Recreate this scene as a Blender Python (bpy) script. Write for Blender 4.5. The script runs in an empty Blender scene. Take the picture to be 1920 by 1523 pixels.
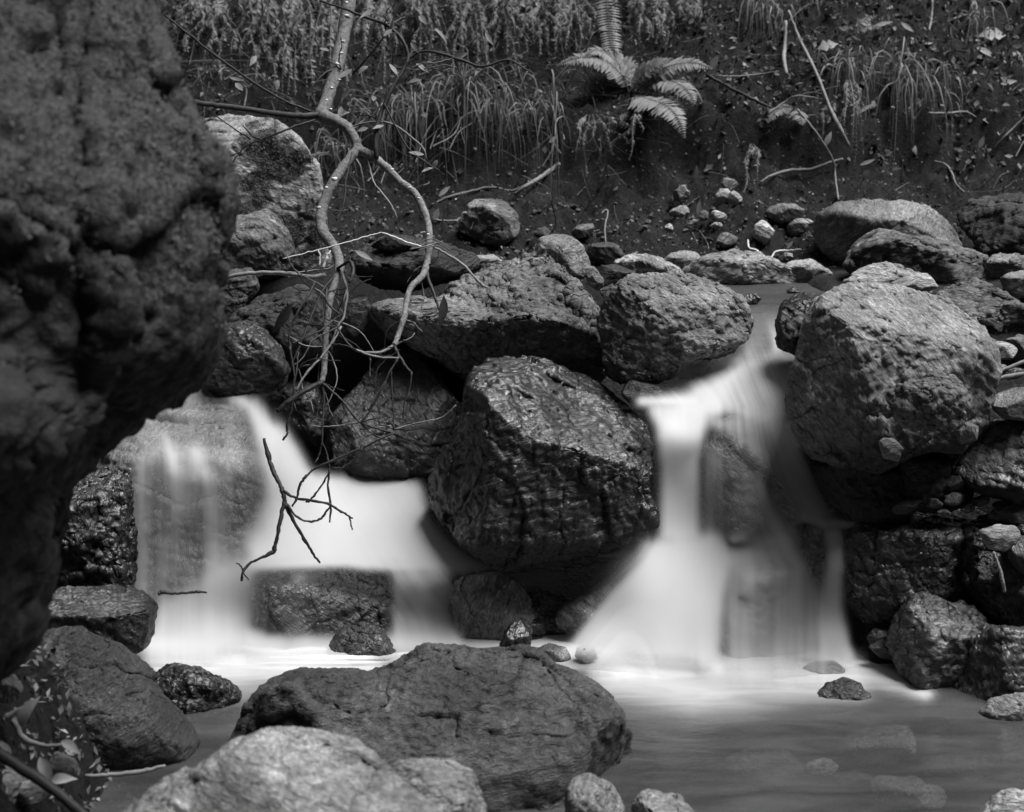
import bpy, math, random
import numpy as np
from mathutils import Vector, Matrix
from mathutils.bvhtree import BVHTree

# ------------------------------------------------------------------ camera, light, exposure
scene = bpy.context.scene
CAM_H, PITCH, FPX = 1.83, math.radians(12.0), 3045.0     # FPX: focal length in pixels of a 1920 wide picture
cam_data = bpy.data.cameras.new('camera')
cam_data.sensor_width = 36.0
cam_data.lens = FPX / 1920.0 * 36.0
cam_data.clip_start, cam_data.clip_end = 0.05, 500.0
cam_data.dof.use_dof = True
cam_data.dof.focus_distance = 5.15
cam_data.dof.aperture_fstop = 2.9
cam = bpy.data.objects.new('camera', cam_data)
scene.collection.objects.link(cam)
cam.location = (0, 0, CAM_H)
cam.rotation_euler = (math.pi / 2 - PITCH, 0, 0)
scene.camera = cam

SUN_EL = 66.0        # soft light through an overcast sky, from above on the right
world = bpy.data.worlds.new('World')
scene.world = world
world.use_nodes = True
wn, wl = world.node_tree.nodes, world.node_tree.links
wn.clear()
sky = wn.new('ShaderNodeTexSky')
sky.sky_type = 'NISHITA'
sky.sun_disc = False
sky.sun_elevation = math.radians(SUN_EL)
bw = wn.new('ShaderNodeRGBToBW')     # the picture is black and white
bg = wn.new('ShaderNodeBackground')
bg.inputs['Strength'].default_value = 0.05
wo = wn.new('ShaderNodeOutputWorld')
wl.new(sky.outputs[0], bw.inputs[0]); wl.new(bw.outputs[0], bg.inputs[0]); wl.new(bg.outputs[0], wo.inputs[0])

sun_data = bpy.data.lights.new('sun', 'SUN')
sun_data.energy = 3.0
sun_data.angle = math.radians(34)
sun = bpy.data.objects.new('sun', sun_data)
scene.collection.objects.link(sun)
_az, _el = math.radians(-8.0), math.radians(SUN_EL)     # direction towards the sun: azimuth from +X, elevation
SUN_DIR = Vector((math.cos(_az) * math.cos(_el), math.sin(_az) * math.cos(_el), math.sin(_el)))
sun.rotation_euler = SUN_DIR.to_track_quat('Z', 'Y').to_euler()
sky.sun_rotation = math.pi / 2 - _az

vs = scene.view_settings
vs.view_transform = 'Standard'
vs.look = 'None'
vs.exposure = 1.65
vs.gamma = 1.0
vs.use_curve_mapping = False
scene.cycles.use_denoising = True
scene.cycles.max_bounces = 8
scene.cycles.diffuse_bounces = 2
scene.cycles.glossy_bounces = 3
scene.cycles.transparent_max_bounces = 24
scene.cycles.sample_clamp_indirect = 4.0

# ------------------------------------------------------------------ helpers
COL = scene.collection
FW = np.array([0.0, math.cos(PITCH), -math.sin(PITCH)])
UP = np.array([0.0, math.sin(PITCH), math.cos(PITCH)])
RT = np.array([1.0, 0.0, 0.0])
CAM = np.array([0.0, 0.0, CAM_H])

def P(u, v, d):
    """point at depth d metres in front of the lens seen at photograph pixel (u, v)"""
    u = np.asarray(u, float); v = np.asarray(v, float); d = np.asarray(d, float)
    a = (u - 960.0) / FPX * d
    b = (761.5 - v) / FPX * d
    return CAM + a[..., None] * RT + b[..., None] * UP + d[..., None] * FW

def project(p):
    q = np.asarray(p) - CAM
    d = q @ FW
    return 960 + FPX * (q @ RT) / d, 761.5 - FPX * (q @ UP) / d, d

_r = np.random.RandomState(7)
_PERM = np.concatenate([_r.permutation(256)] * 3)
_G = _r.normal(size=(256, 3)); _G /= np.linalg.norm(_G, axis=1)[:, None]

def perlin(p):
    p = np.asarray(p, float)
    i = np.floor(p).astype(np.int64); f = p - i
    w = f * f * f * (f * (f * 6 - 15) + 10)
    i &= 255
    out = 0
    for dx in (0, 1):
        wx = w[:, 0] if dx else 1 - w[:, 0]
        hx = _PERM[(i[:, 0] + dx) & 255]
        for dy in (0, 1):
            wy = w[:, 1] if dy else 1 - w[:, 1]
            hy = _PERM[hx + ((i[:, 1] + dy) & 255)]
            for dz in (0, 1):
                wz = w[:, 2] if dz else 1 - w[:, 2]
                g = _G[_PERM[hy + ((i[:, 2] + dz) & 255)] & 255]
                out = out + wx * wy * wz * (g[:, 0] * (f[:, 0] - dx) + g[:, 1] * (f[:, 1] - dy) + g[:, 2] * (f[:, 2] - dz))
    return out

def fbm(p, octv=4, lac=2.03, gain=0.5):
    a, s, t = 1.0, 1.0, 0
    for k in range(octv):
        t = t + a * perlin(p * s + 13.7 * k); a *= gain; s *= lac
    return t

def ridged(p, octv=4, lac=2.1, gain=0.55):
    a, s, t = 1.0, 1.0, 0
    for k in range(octv):
        t = t + a * (1 - 2 * np.abs(perlin(p * s + 5.3 * k)) * 1.6); a *= gain; s *= lac
    return t

def cells(p, seed=0):
    """nearest jittered cell: returns vector to the cell point, id hash, and gap to the second nearest"""
    i = np.floor(p).astype(np.int64)
    best = np.full(len(p), 9.0); sec = np.full(len(p), 9.0)
    vec = np.zeros_like(p); hid = np.zeros(len(p), np.int64)
    for dx in (-1, 0, 1):
        for dy in (-1, 0, 1):
            for dz in (-1, 0, 1):
                c = i + np.array([dx, dy, dz])
                h = _PERM[_PERM[_PERM[(c[:, 0] + seed) & 255] + (c[:, 1] & 255)] + (c[:, 2] & 255)]
                q = c + 0.5 + 0.42 * _G[h & 255]
                v = p - q
                dd = np.sqrt((v * v).sum(1))
                m = dd < best
                sec = np.where(m, best, np.minimum(sec, dd))
                best = np.where(m, dd, best)
                vec[m] = v[m]; hid[m] = h[m]
    return vec, hid, sec - best

def sstep(a, b, x):
    t = np.clip((x - a) / (b - a), 0, 1)
    return t * t * (3 - 2 * t)

_ico = {}
def ico(level):
    if level in _ico: return _ico[level]
    t = (1 + 5 ** .5) / 2
    v = np.array([(-1,t,0),(1,t,0),(-1,-t,0),(1,-t,0),(0,-1,t),(0,1,t),(0,-1,-t),(0,1,-t),(t,0,-1),(t,0,1),(-t,0,-1),(-t,0,1)], float)
    v /= np.linalg.norm(v[0])
    f = np.array([(0,11,5),(0,5,1),(0,1,7),(0,7,10),(0,10,11),(1,5,9),(5,11,4),(11,10,2),(10,7,6),(7,1,8),(3,9,4),(3,4,2),(3,2,6),(3,6,8),(3,8,9),(4,9,5),(2,4,11),(6,2,10),(8,6,7),(9,8,1)])
    for _ in range(level):
        e = np.sort(np.concatenate([f[:, [0, 1]], f[:, [1, 2]], f[:, [2, 0]]]), axis=1)
        u, inv = np.unique(e, axis=0, return_inverse=True)
        inv = inv.ravel()
        mid = v[u].mean(1); mid /= np.linalg.norm(mid, axis=1)[:, None]
        n, m = len(v), len(f)
        a, b, c = inv[:m] + n, inv[m:2*m] + n, inv[2*m:] + n
        v = np.concatenate([v, mid])
        f = np.concatenate([np.stack([f[:,0],a,c],1), np.stack([f[:,1],b,a],1), np.stack([f[:,2],c,b],1), np.stack([a,b,c],1)])
    _ico[level] = (v, f)
    return v, f

def vnormals(v, f):
    fn = np.cross(v[f[:,1]] - v[f[:,0]], v[f[:,2]] - v[f[:,0]])
    n = np.zeros_like(v)
    for k in range(3):
        for ax in range(3):
            n[:, ax] += np.bincount(f[:, k], fn[:, ax], len(v))
    return n / (np.linalg.norm(n, axis=1)[:, None] + 1e-12)

def make_mesh(name, v, f, mat, smooth=True, attrs=None):
    v = np.asarray(v, np.float32)
    me = bpy.data.meshes.new(name)
    if isinstance(f, np.ndarray):
        k = f.shape[1]
        me.vertices.add(len(v)); me.vertices.foreach_set('co', v.ravel())
        me.loops.add(f.size); me.loops.foreach_set('vertex_index', f.ravel().astype(np.int32))
        me.polygons.add(len(f)); me.polygons.foreach_set('loop_start', np.arange(0, f.size, k, dtype=np.int32))
        me.update(calc_edges=True)
    else:
        me.from_pydata([tuple(map(float, p)) for p in v], [], f)
    if smooth:
        me.polygons.foreach_set('use_smooth', np.ones(len(me.polygons), bool))
    for key, val in (attrs or {}).items():
        val = np.asarray(val, np.float32)
        if val.ndim == 1:
            at = me.attributes.new(key, 'FLOAT', 'POINT'); at.data.foreach_set('value', val)
        else:
            at = me.attributes.new(key, 'FLOAT_VECTOR', 'POINT'); at.data.foreach_set('vector', val.ravel())
    me.materials.append(mat)
    me.update()
    return me

def link(name, me, loc=(0, 0, 0), parent=None):
    o = bpy.data.objects.new(name, me)
    o.location = [float(c) for c in loc]
    if parent is not None: o.parent = parent
    COL.objects.link(o)
    return o

def tag(o, label=None, cat=None, group=None, kind=None):
    if label: o['label'] = label
    if cat: o['category'] = cat
    if group: o['group'] = group
    if kind: o['kind'] = kind
    return o

# ------------------------------------------------------------------ materials (all neutral: the photograph is black and white)
def newmat(name):
    m = bpy.data.materials.new(name); m.use_nodes = True
    nt = m.node_tree; nt.nodes.clear()
    out = nt.nodes.new('ShaderNodeOutputMaterial')
    def N(t, **kw):
        n = nt.nodes.new(t)
        for k, val in kw.items():
            if k.startswith('i_'):
                n.inputs[k[2:].replace('_', ' ')].default_value = val
            else: setattr(n, k, val)
        return n
    def L(a, b): nt.links.new(a, b)
    def M(op, a, b=None, clamp=False):
        n = nt.nodes.new('ShaderNodeMath'); n.operation = op; n.use_clamp = clamp
        for k, val in enumerate((a, b)):
            if val is None: continue
            if isinstance(val, (int, float)): n.inputs[k].default_value = val
            else: L(val, n.inputs[k])
        return n.outputs[0]
    def RNG(x, a, b, c, d):
        n = nt.nodes.new('ShaderNodeMapRange'); n.inputs[1].default_value = a; n.inputs[2].default_value = b
        n.inputs[3].default_value = c; n.inputs[4].default_value = d; n.clamp = True
        L(x, n.inputs[0]); return n.outputs[0]
    def LERP(fac, a, b):
        n = nt.nodes.new('ShaderNodeMix'); n.data_type = 'FLOAT'
        for k, val in ((0, fac), (2, a), (3, b)):
            if isinstance(val, (int, float)): n.inputs[k].default_value = val
            else: L(val, n.inputs[k])
        return n.outputs[0]
    def ATT(nm):
        n = nt.nodes.new('ShaderNodeAttribute'); n.attribute_name = nm; return n
    def NOISE(vec, scale, detail=6, rough=0.6, dist=0.0):
        n = nt.nodes.new('ShaderNodeTexNoise'); n.inputs['Scale'].default_value = scale; n.inputs['Detail'].default_value = detail
        n.inputs['Roughness'].default_value = rough; n.inputs['Distortion'].default_value = dist
        L(vec, n.inputs['Vector']); return n.outputs[0]
    return m, nt, out, N, L, M, RNG, LERP, ATT, NOISE

def rock_material():
    m, nt, out, N, L, M, RNG, LERP, ATT, NOISE = newmat('rock')
    tc = N('ShaderNodeTexCoord'); oi = N('ShaderNodeObjectInfo')
    add = N('ShaderNodeVectorMath', operation='ADD')
    sc = N('ShaderNodeVectorMath', operation='SCALE'); sc.inputs[0].default_value = (37, 19, 53)
    L(oi.outputs['Random'], sc.inputs['Scale']); L(tc.outputs['Object'], add.inputs[0]); L(sc.outputs[0], add.inputs[1])
    sv = N('ShaderNodeVectorMath', operation='SCALE'); L(add.outputs[0], sv.inputs[0]); L(RNG(M('FRACT', M('MULTIPLY', oi.outputs['Random'], 7.31)), 0, 1, .7, 1.35), sv.inputs['Scale'])
    co = sv.outputs[0]
    mp = N('ShaderNodeMapping'); mp.inputs['Scale'].default_value = (1.0, 1.0, 4.0); L(co, mp.inputs[0])
    st = mp.outputs[0]
    tone = ATT('tone').outputs['Fac']; wet = ATT('wet').outputs['Fac']; moss = ATT('moss').outputs['Fac']
    n_big = ATT('shade').outputs['Fac']; crack = ATT('crack').outputs['Fac']
    n_mid = NOISE(st, 18, 5, .7, .5)
    rdg = N('ShaderNodeTexNoise', noise_type='RIDGED_MULTIFRACTAL'); rdg.inputs['Scale'].default_value = 11; rdg.inputs['Detail'].default_value = 4; rdg.inputs['Roughness'].default_value = .62; rdg.inputs['Distortion'].default_value = .35
    L(st, rdg.inputs['Vector']); rd = RNG(rdg.outputs[0], 0.0, 1.6, 0.0, 1.0)
    n_fine = NOISE(co, 150, 2, .6); n_str = NOISE(st, 62, 3, .65, .3)
    # colour
    var = M('MULTIPLY', RNG(n_big, .25, .75, .6, 1.35), RNG(n_mid, .32, .68, .5, 1.5))
    var = M('MULTIPLY', var, RNG(n_fine, .3, .7, .8, 1.2))
    var = M('MULTIPLY', var, RNG(n_str, .35, .65, .62, 1.38))
    var = M('MULTIPLY', var, RNG(rd, .1, .8, .5, 1.35))
    lich = M('MULTIPLY', RNG(n_str, .58, .66, 0, 1), RNG(n_big, .5, .62, 0, .6))
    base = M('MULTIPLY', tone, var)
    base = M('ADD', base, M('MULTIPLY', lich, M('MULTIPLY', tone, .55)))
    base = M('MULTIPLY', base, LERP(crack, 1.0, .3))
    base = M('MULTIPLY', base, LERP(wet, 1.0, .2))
    mossc = M('MULTIPLY', .035, RNG(n_str, .3, .7, .3, 1.9))
    base = LERP(moss, base, mossc)
    rgb = N('ShaderNodeCombineColor'); [L(base, rgb.inputs[k]) for k in range(3)]
    rough = LERP(wet, .78, RNG(n_mid, .35, .65, .3, .55))
    rough = LERP(moss, rough, .95)
    # relief
    h = M('ADD', M('MULTIPLY', n_mid, .35), M('MULTIPLY', n_str, .26))
    h = M('ADD', h, M('MULTIPLY', rd, .42))
    h = M('ADD', h, M('MULTIPLY', n_fine, .03))
    h = M('ADD', h, M('MULTIPLY', moss, M('MULTIPLY', n_fine, .4)))
    bump = N('ShaderNodeBump'); bump.inputs['Strength'].default_value = .9; bump.inputs['Distance'].default_value = .034
    L(h, bump.inputs['Height'])
    b = N('ShaderNodeBsdfPrincipled')
    L(rgb.outputs[0], b.inputs['Base Color']); L(rough, b.inputs['Roughness']); L(bump.outputs[0], b.inputs['Normal'])
    b.inputs['Specular IOR Level'].default_value = .3
    # a film of water lies smoother than the stone under it
    b2 = N('ShaderNodeBump'); b2.inputs['Strength'].default_value = .6; b2.inputs['Distance'].default_value = .03
    L(M('ADD', M('MULTIPLY', n_str, .12), M('ADD', M('MULTIPLY', n_mid, .42), M('MULTIPLY', rd, .25))), b2.inputs['Height'])
    L(b2.outputs[0], b.inputs['Coat Normal']); b.inputs['Coat IOR'].default_value = 1.5
    L(M('MULTIPLY', ATT('film').outputs['Fac'], M('MULTIPLY', RNG(n_big, .3, .6, .25, 1), RNG(n_mid, .38, .54, .35, 1))), b.inputs['Coat Weight']); L(RNG(n_mid, .35, .65, .03, .16), b.inputs['Coat Roughness'])
    L(b.outputs[0], out.inputs['Surface'])
    return m

def plain(name, val, var=.4, scale=30, rough=.8, bumpd=.004, spec=.3, stretch=(1, 1, 1), transl=0):
    m, nt, out, N, L, M, RNG, LERP, ATT, NOISE = newmat(name)
    tc = N('ShaderNodeTexCoord')
    mp = N('ShaderNodeMapping'); mp.inputs['Scale'].default_value = stretch; L(tc.outputs['Object'], mp.inputs[0])
    n = NOISE(mp.outputs[0], scale, 6, .65)
    oi = N('ShaderNodeObjectInfo')
    v = M('MULTIPLY', val, RNG(n, .25, .75, 1 - var, 1 + var))
    v = M('MULTIPLY', v, RNG(oi.outputs['Random'], 0, 1, .75, 1.25))
    tn = ATT('tint'); v = M('MULTIPLY', v, M('ADD', 1.0, tn.outputs['Fac']))
    rgb = N('ShaderNodeCombineColor'); [L(v, rgb.inputs[k]) for k in range(3)]
    b = N('ShaderNodeBsdfPrincipled'); L(rgb.outputs[0], b.inputs['Base Color']); b.inputs['Roughness'].default_value = rough
    b.inputs['Specular IOR Level'].default_value = spec
    if bumpd:
        bump = N('ShaderNodeBump'); bump.inputs['Strength'].default_value = .8; bump.inputs['Distance'].default_value = bumpd
        L(n, bump.inputs['Height']); L(bump.outputs[0], b.inputs['Normal'])
    if transl:
        t = N('ShaderNodeBsdfTranslucent'); L(rgb.outputs[0], t.inputs[0])
        mx = N('ShaderNodeMixShader'); mx.inputs[0].default_value = transl
        L(b.outputs[0], mx.inputs[1]); L(t.outputs[0], mx.inputs[2]); L(mx.outputs[0], out.inputs['Surface'])
    else:
        L(b.outputs[0], out.inputs['Surface'])
    return m

def soil_material():
    m, nt, out, N, L, M, RNG, LERP, ATT, NOISE = newmat('soil')
    tc = N('ShaderNodeTexCoord'); co = tc.outputs['Object']
    a = NOISE(co, 9, 6, .65); b_ = NOISE(co, 60, 8, .72, .3); c = NOISE(co, 220, 3, .7)
    wet = ATT('wet').outputs['Fac']
    v = M('MULTIPLY', .009, RNG(a, .3, .7, .45, 1.5)); v = M('MULTIPLY', v, RNG(b_, .3, .7, .35, 1.8))
    v = M('MULTIPLY', v, RNG(c, .3, .7, .7, 1.3)); v = M('MULTIPLY', v, LERP(wet, 1.0, .35))
    rgb = N('ShaderNodeCombineColor'); [L(v, rgb.inputs[k]) for k in range(3)]
    b = N('ShaderNodeBsdfPrincipled'); L(rgb.outputs[0], b.inputs['Base Color'])
    L(LERP(wet, .95, .45), b.inputs['Roughness']); b.inputs['Specular IOR Level'].default_value = .25
    bump = N('ShaderNodeBump'); bump.inputs['Strength'].default_value = 1; bump.inputs['Distance'].default_value = .02
    L(M('ADD', b_, M('MULTIPLY', c, .25)), bump.inputs['Height']); L(bump.outputs[0], b.inputs['Normal'])
    L(b.outputs[0], out.inputs['Surface'])
    return m

def fall_material():
    """silky falling water: soft white scattering sheet, density on the mesh, fine streaks along the flow"""
    m, nt, out, N, L, M, RNG, LERP, ATT, NOISE = newmat('falling_water')
    dens = ATT('dens').outputs['Fac']; fl = ATT('flow').outputs['Vector']
    s1 = NOISE(fl, 1.0, 2, .5); 
    mp = N('ShaderNodeMapping'); mp.inputs['Scale'].default_value = (3.1, 1.5, 1); L(fl, mp.inputs[0])
    s2 = NOISE(mp.outputs[0], 1.0, 2, .5)
    k = M('ADD', M('MULTIPLY', RNG(s1, .25, .75, -1, 1), .34), M('MULTIPLY', RNG(s2, .25, .75, -1, 1), .05))
    dens = M('POWER', dens, 1.3)
    room = M('MULTIPLY', 4.0, M('MULTIPLY', dens, M('SUBTRACT', 1.0, dens)))     # streaks show where the sheet is thin
    al = M('ADD', dens, M('MULTIPLY', M('MULTIPLY', k, .5), room), clamp=True)
    d = N('ShaderNodeBsdfDiffuse'); d.inputs[0].default_value = (.68, .68, .68, 1)
    t = N('ShaderNodeBsdfTranslucent'); t.inputs[0].default_value = (.68, .68, .68, 1)
    # white water is a cloud of drops: it takes the light from above whichever way the sheet hangs
    ge = N('ShaderNodeNewGeometry')
    for sgn, sh in ((1.0, d), (-1.0, t)):
        ad = N('ShaderNodeVectorMath', operation='ADD'); ad.inputs[1].default_value = (0, 0, 2.0 * sgn); L(ge.outputs['Normal'], ad.inputs[0])
        nz = N('ShaderNodeVectorMath', operation='NORMALIZE'); L(ad.outputs[0], nz.inputs[0]); L(nz.outputs[0], sh.inputs['Normal'])
    mx = N('ShaderNodeMixShader'); mx.inputs[0].default_value = .52; L(d.outputs[0], mx.inputs[1]); L(t.outputs[0], mx.inputs[2])
    tr = N('ShaderNodeBsdfTransparent')
    fx = N('ShaderNodeMixShader'); L(al, fx.inputs[0]); L(tr.outputs[0], fx.inputs[1]); L(mx.outputs[0], fx.inputs[2])
    L(fx.outputs[0], out.inputs['Surface'])
    return m

def pool_material(rough=.12, gloss=1.0):
    m, nt, out, N, L, M, RNG, LERP, ATT, NOISE = newmat('pool_water')
    dens = ATT('dens').outputs['Fac']; murk = ATT('murk').outputs['Fac']
    tc = N('ShaderNodeTexCoord')
    mp = N('ShaderNodeMapping'); mp.inputs['Scale'].default_value = (1.6, 5.5, 1); L(tc.outputs['Object'], mp.inputs[0])
    n1 = NOISE(mp.outputs[0], 2.2, 3, .5, .8); n2 = NOISE(mp.outputs[0], 5, 3, .5, .5)
    bump = N('ShaderNodeBump'); bump.inputs['Strength'].default_value = .12; bump.inputs['Distance'].default_value = .03
    L(n2, bump.inputs['Height'])
    d0 = N('ShaderNodeBsdfDiffuse'); gv = M('MULTIPLY', .055, RNG(n1, .3, .7, .85, 1.15))
    rgb = N('ShaderNodeCombineColor'); [L(gv, rgb.inputs[k]) for k in range(3)]; L(rgb.outputs[0], d0.inputs[0])
    tr = N('ShaderNodeBsdfTransparent')
    a = N('ShaderNodeMixShader'); L(M('MULTIPLY', murk, RNG(n1, .3, .7, .8, 1.15), clamp=True), a.inputs[0]); L(tr.outputs[0], a.inputs[1]); L(d0.outputs[0], a.inputs[2])
    g = N('ShaderNodeBsdfGlossy'); g.inputs['Roughness'].default_value = rough; L(bump.outputs[0], g.inputs['Normal'])
    fr = N('ShaderNodeFresnel'); fr.inputs['IOR'].default_value = 1.33
    b = N('ShaderNodeMixShader'); L(M('MULTIPLY', fr.outputs[0], gloss), b.inputs[0]); L(a.outputs[0], b.inputs[1]); L(g.outputs[0], b.inputs[2])
    w = N('ShaderNodeBsdfDiffuse'); w.inputs[0].default_value = (.52, .52, .52, 1)
    al = M('ADD', dens, M('MULTIPLY', M('MULTIPLY', RNG(n1, .3, .7, -.3, .3), dens), M('SUBTRACT', 1.0, dens)), clamp=True)
    c = N('ShaderNodeMixShader'); L(al, c.inputs[0]); L(b.outputs[0], c.inputs[1]); L(w.outputs[0], c.inputs[2])
    L(c.outputs[0], out.inputs['Surface'])
    return m

MAT_ROCK = rock_material()
MAT_SOIL = soil_material()
MAT_FALL = fall_material()
MAT_POOL = pool_material()
MAT_STREAM = pool_material(.35, .3)
MAT_BARK = plain('bark', .13, .8, 110, .8, .004, .2)
MAT_DARKTWIG = plain('dark_wet_twig', .018, .5, 60, .6, .002, .2)
MAT_DRYTWIG = plain('dry_twig', .12, .4, 60, .75, .002, .3)
MAT_PALESTRAW = plain('bleached_straw', .45, .3, 60, .7, .001, .3)
MAT_LICHEN = plain('lichen', .4, .2, 80, .9, .001, .2)
MAT_FERN = plain('fern_leaf', .16, .25, 20, .6, 0, .35, transl=.3)
MAT_DEADFERN = plain('dead_fern', .12, .5, 25, .8, 0, .25, transl=.2)
MAT_GRASS = plain('grass', .12, .4, 12, .6, 0, .3, transl=.25)
MAT_LEAF = plain('leaf', .13, .35, 25, .6, 0, .35, transl=.25)
MAT_LITTER = plain('litter', .06, .6, 30, .85, 0, .25)
MAT_MOSS = plain('moss', .06, .6, 14, .95, 0, .1)
# ------------------------------------------------------------------ ground
_PY = np.array([-60, -30, -9, -5, -2.2, -1.0, -.4, 0, 5.0, 5.25, 5.45, 5.65, 5.8, 6.0, 6.12, 6.3, 6.6, 6.75, 6.82, 6.95, 7.2, 7.6, 8.6, 12, 40, 90])
_PZ = np.array([75, 50, 19, 11, 4.2, 1.0, .0, -.14, -.14, -.02, .35, .8, .93, .95, 1.03, 1.1, 1.26, 1.37, 1.56, 1.68, 1.88, 2.16, 3.2, 8.6, 46, 90])  # unseen slopes behind the camera and above the bank, steepened to block low sky light

def ground_z(x, y, detail=True):
    x = np.asarray(x, float); y = np.asarray(y, float)
    shp = np.broadcast(x, y).shape
    x = np.broadcast_to(x, shp).ravel(); y = np.broadcast_to(y, shp).ravel()
    sh = .5 * sstep(.98, 1.14, x) + .28 * sstep(.85, 1.25, -x)
    ye = y + sh * sstep(6.3, 5.6, y) * sstep(3.5, 4.4, y)
    q = np.stack([x, y * 0 + 3.1, y * 0], 1)
    ye = ye + (.26 * fbm(q * 1.3, 3) + .12 * fbm(np.stack([x, y, y * 0 + 8.2], 1) * 3.1, 3)) * sstep(6.05, 6.6, y)
    z = np.interp(ye, _PY, _PZ)
    z = z + .55 * np.maximum(0, np.abs(x) - 3.2) ** 1.1
    # low bank under the near left boulder and along the left edge
    z = np.maximum(z, -.14 + .75 * sstep(-1.12, -1.5, x) * sstep(1.8, 2.6, y) * sstep(4.6, 3.4, y) + .36 * sstep(-.98, -1.2, x) * sstep(2.0, 3.0, y) * sstep(4.7, 4.0, y))
    if detail:
        p = np.stack([x, y, z], 1)
        k = .25 + .75 * sstep(6.0, 6.35, y) + .6 * sstep(-.95, -1.1, x) * sstep(4.8, 4.4, y)
        z = z + k * (.07 * fbm(p * 2.6, 3) + .06 * fbm(p * 8, 3) + .026 * ridged(p * 20, 3))
    return z.reshape(shp)

def axis(lo, hi, flo, fhi, step):
    a = [flo]; s = step
    while a[-1] > lo: s *= 1.25; a.append(a[-1] - s)
    b = [fhi]; s = step
    while b[-1] < hi: s *= 1.25; b.append(b[-1] + s)
    return np.concatenate([np.array(a[::-1]), np.arange(flo + step, fhi, step), np.array(b)])

def grid_faces(ny, nx):
    i = np.arange(ny * nx).reshape(ny, nx)
    return np.stack([i[:-1, :-1].ravel(), i[:-1, 1:].ravel(), i[1:, 1:].ravel(), i[1:, :-1].ravel()], 1)

gx = axis(-45, 45, -2.1, 2.4, .0135); gy = axis(-45, 60, 3.3, 8.0, .0165)
X, Y = np.meshgrid(gx, gy)
Z = ground_z(X, Y)
gv = np.stack([X.ravel(), Y.ravel(), Z.ravel()], 1)
gme = make_mesh('streambed_and_bank', gv, grid_faces(len(gy), len(gx)), MAT_SOIL,
                attrs={'wet': sstep(1.12, .98, gv[:, 2])})
ground = tag(link('ground', gme), 'dark crumbly soil of the stream bed and the steep bank behind', 'ground', kind='structure')

_gf = grid_faces(len(gy), len(gx))
_gc = gv[_gf[:, 0]]
_gf = _gf[(_gc[:, 1] > 5.5) & (_gc[:, 1] < 12) & (np.abs(_gc[:, 0]) < 4)]
_gu, _gi = np.unique(_gf, return_inverse=True)
BANK = BVHTree.FromPolygons(gv[_gu].tolist(), _gi.reshape(_gf.shape).tolist())
def on_bank(u, v, dmin=5.9):
    """where the sight line through photograph pixel (u, v) meets the bank"""
    q = P(u, v, 1.0) - CAM; ln = float(np.linalg.norm(q))
    hit = BANK.ray_cast(Vector(CAM + q * 5.7), Vector(q / ln))
    if hit[0] is None: return P(u, v, 7.0), 7.0
    d = 5.7 + hit[3] / ln
    return P(u, v, d), d

# ------------------------------------------------------------------ rocks
ROCKS = {}
def ell(u, v, a, b, rot=0, seed=0, n=14, irr=.12):
    r = random.Random(seed * 77 + int(u))
    t = math.radians(rot)
    pts = []
    for k in range(n):
        an = 2 * math.pi * k / n; w = 1 + r.uniform(-irr, irr)
        x, y = a * math.cos(an) * w, b * math.sin(an) * w
        pts.append((u + x * math.cos(t) - y * math.sin(t), v + x * math.sin(t) + y * math.cos(t)))
    return pts

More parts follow.
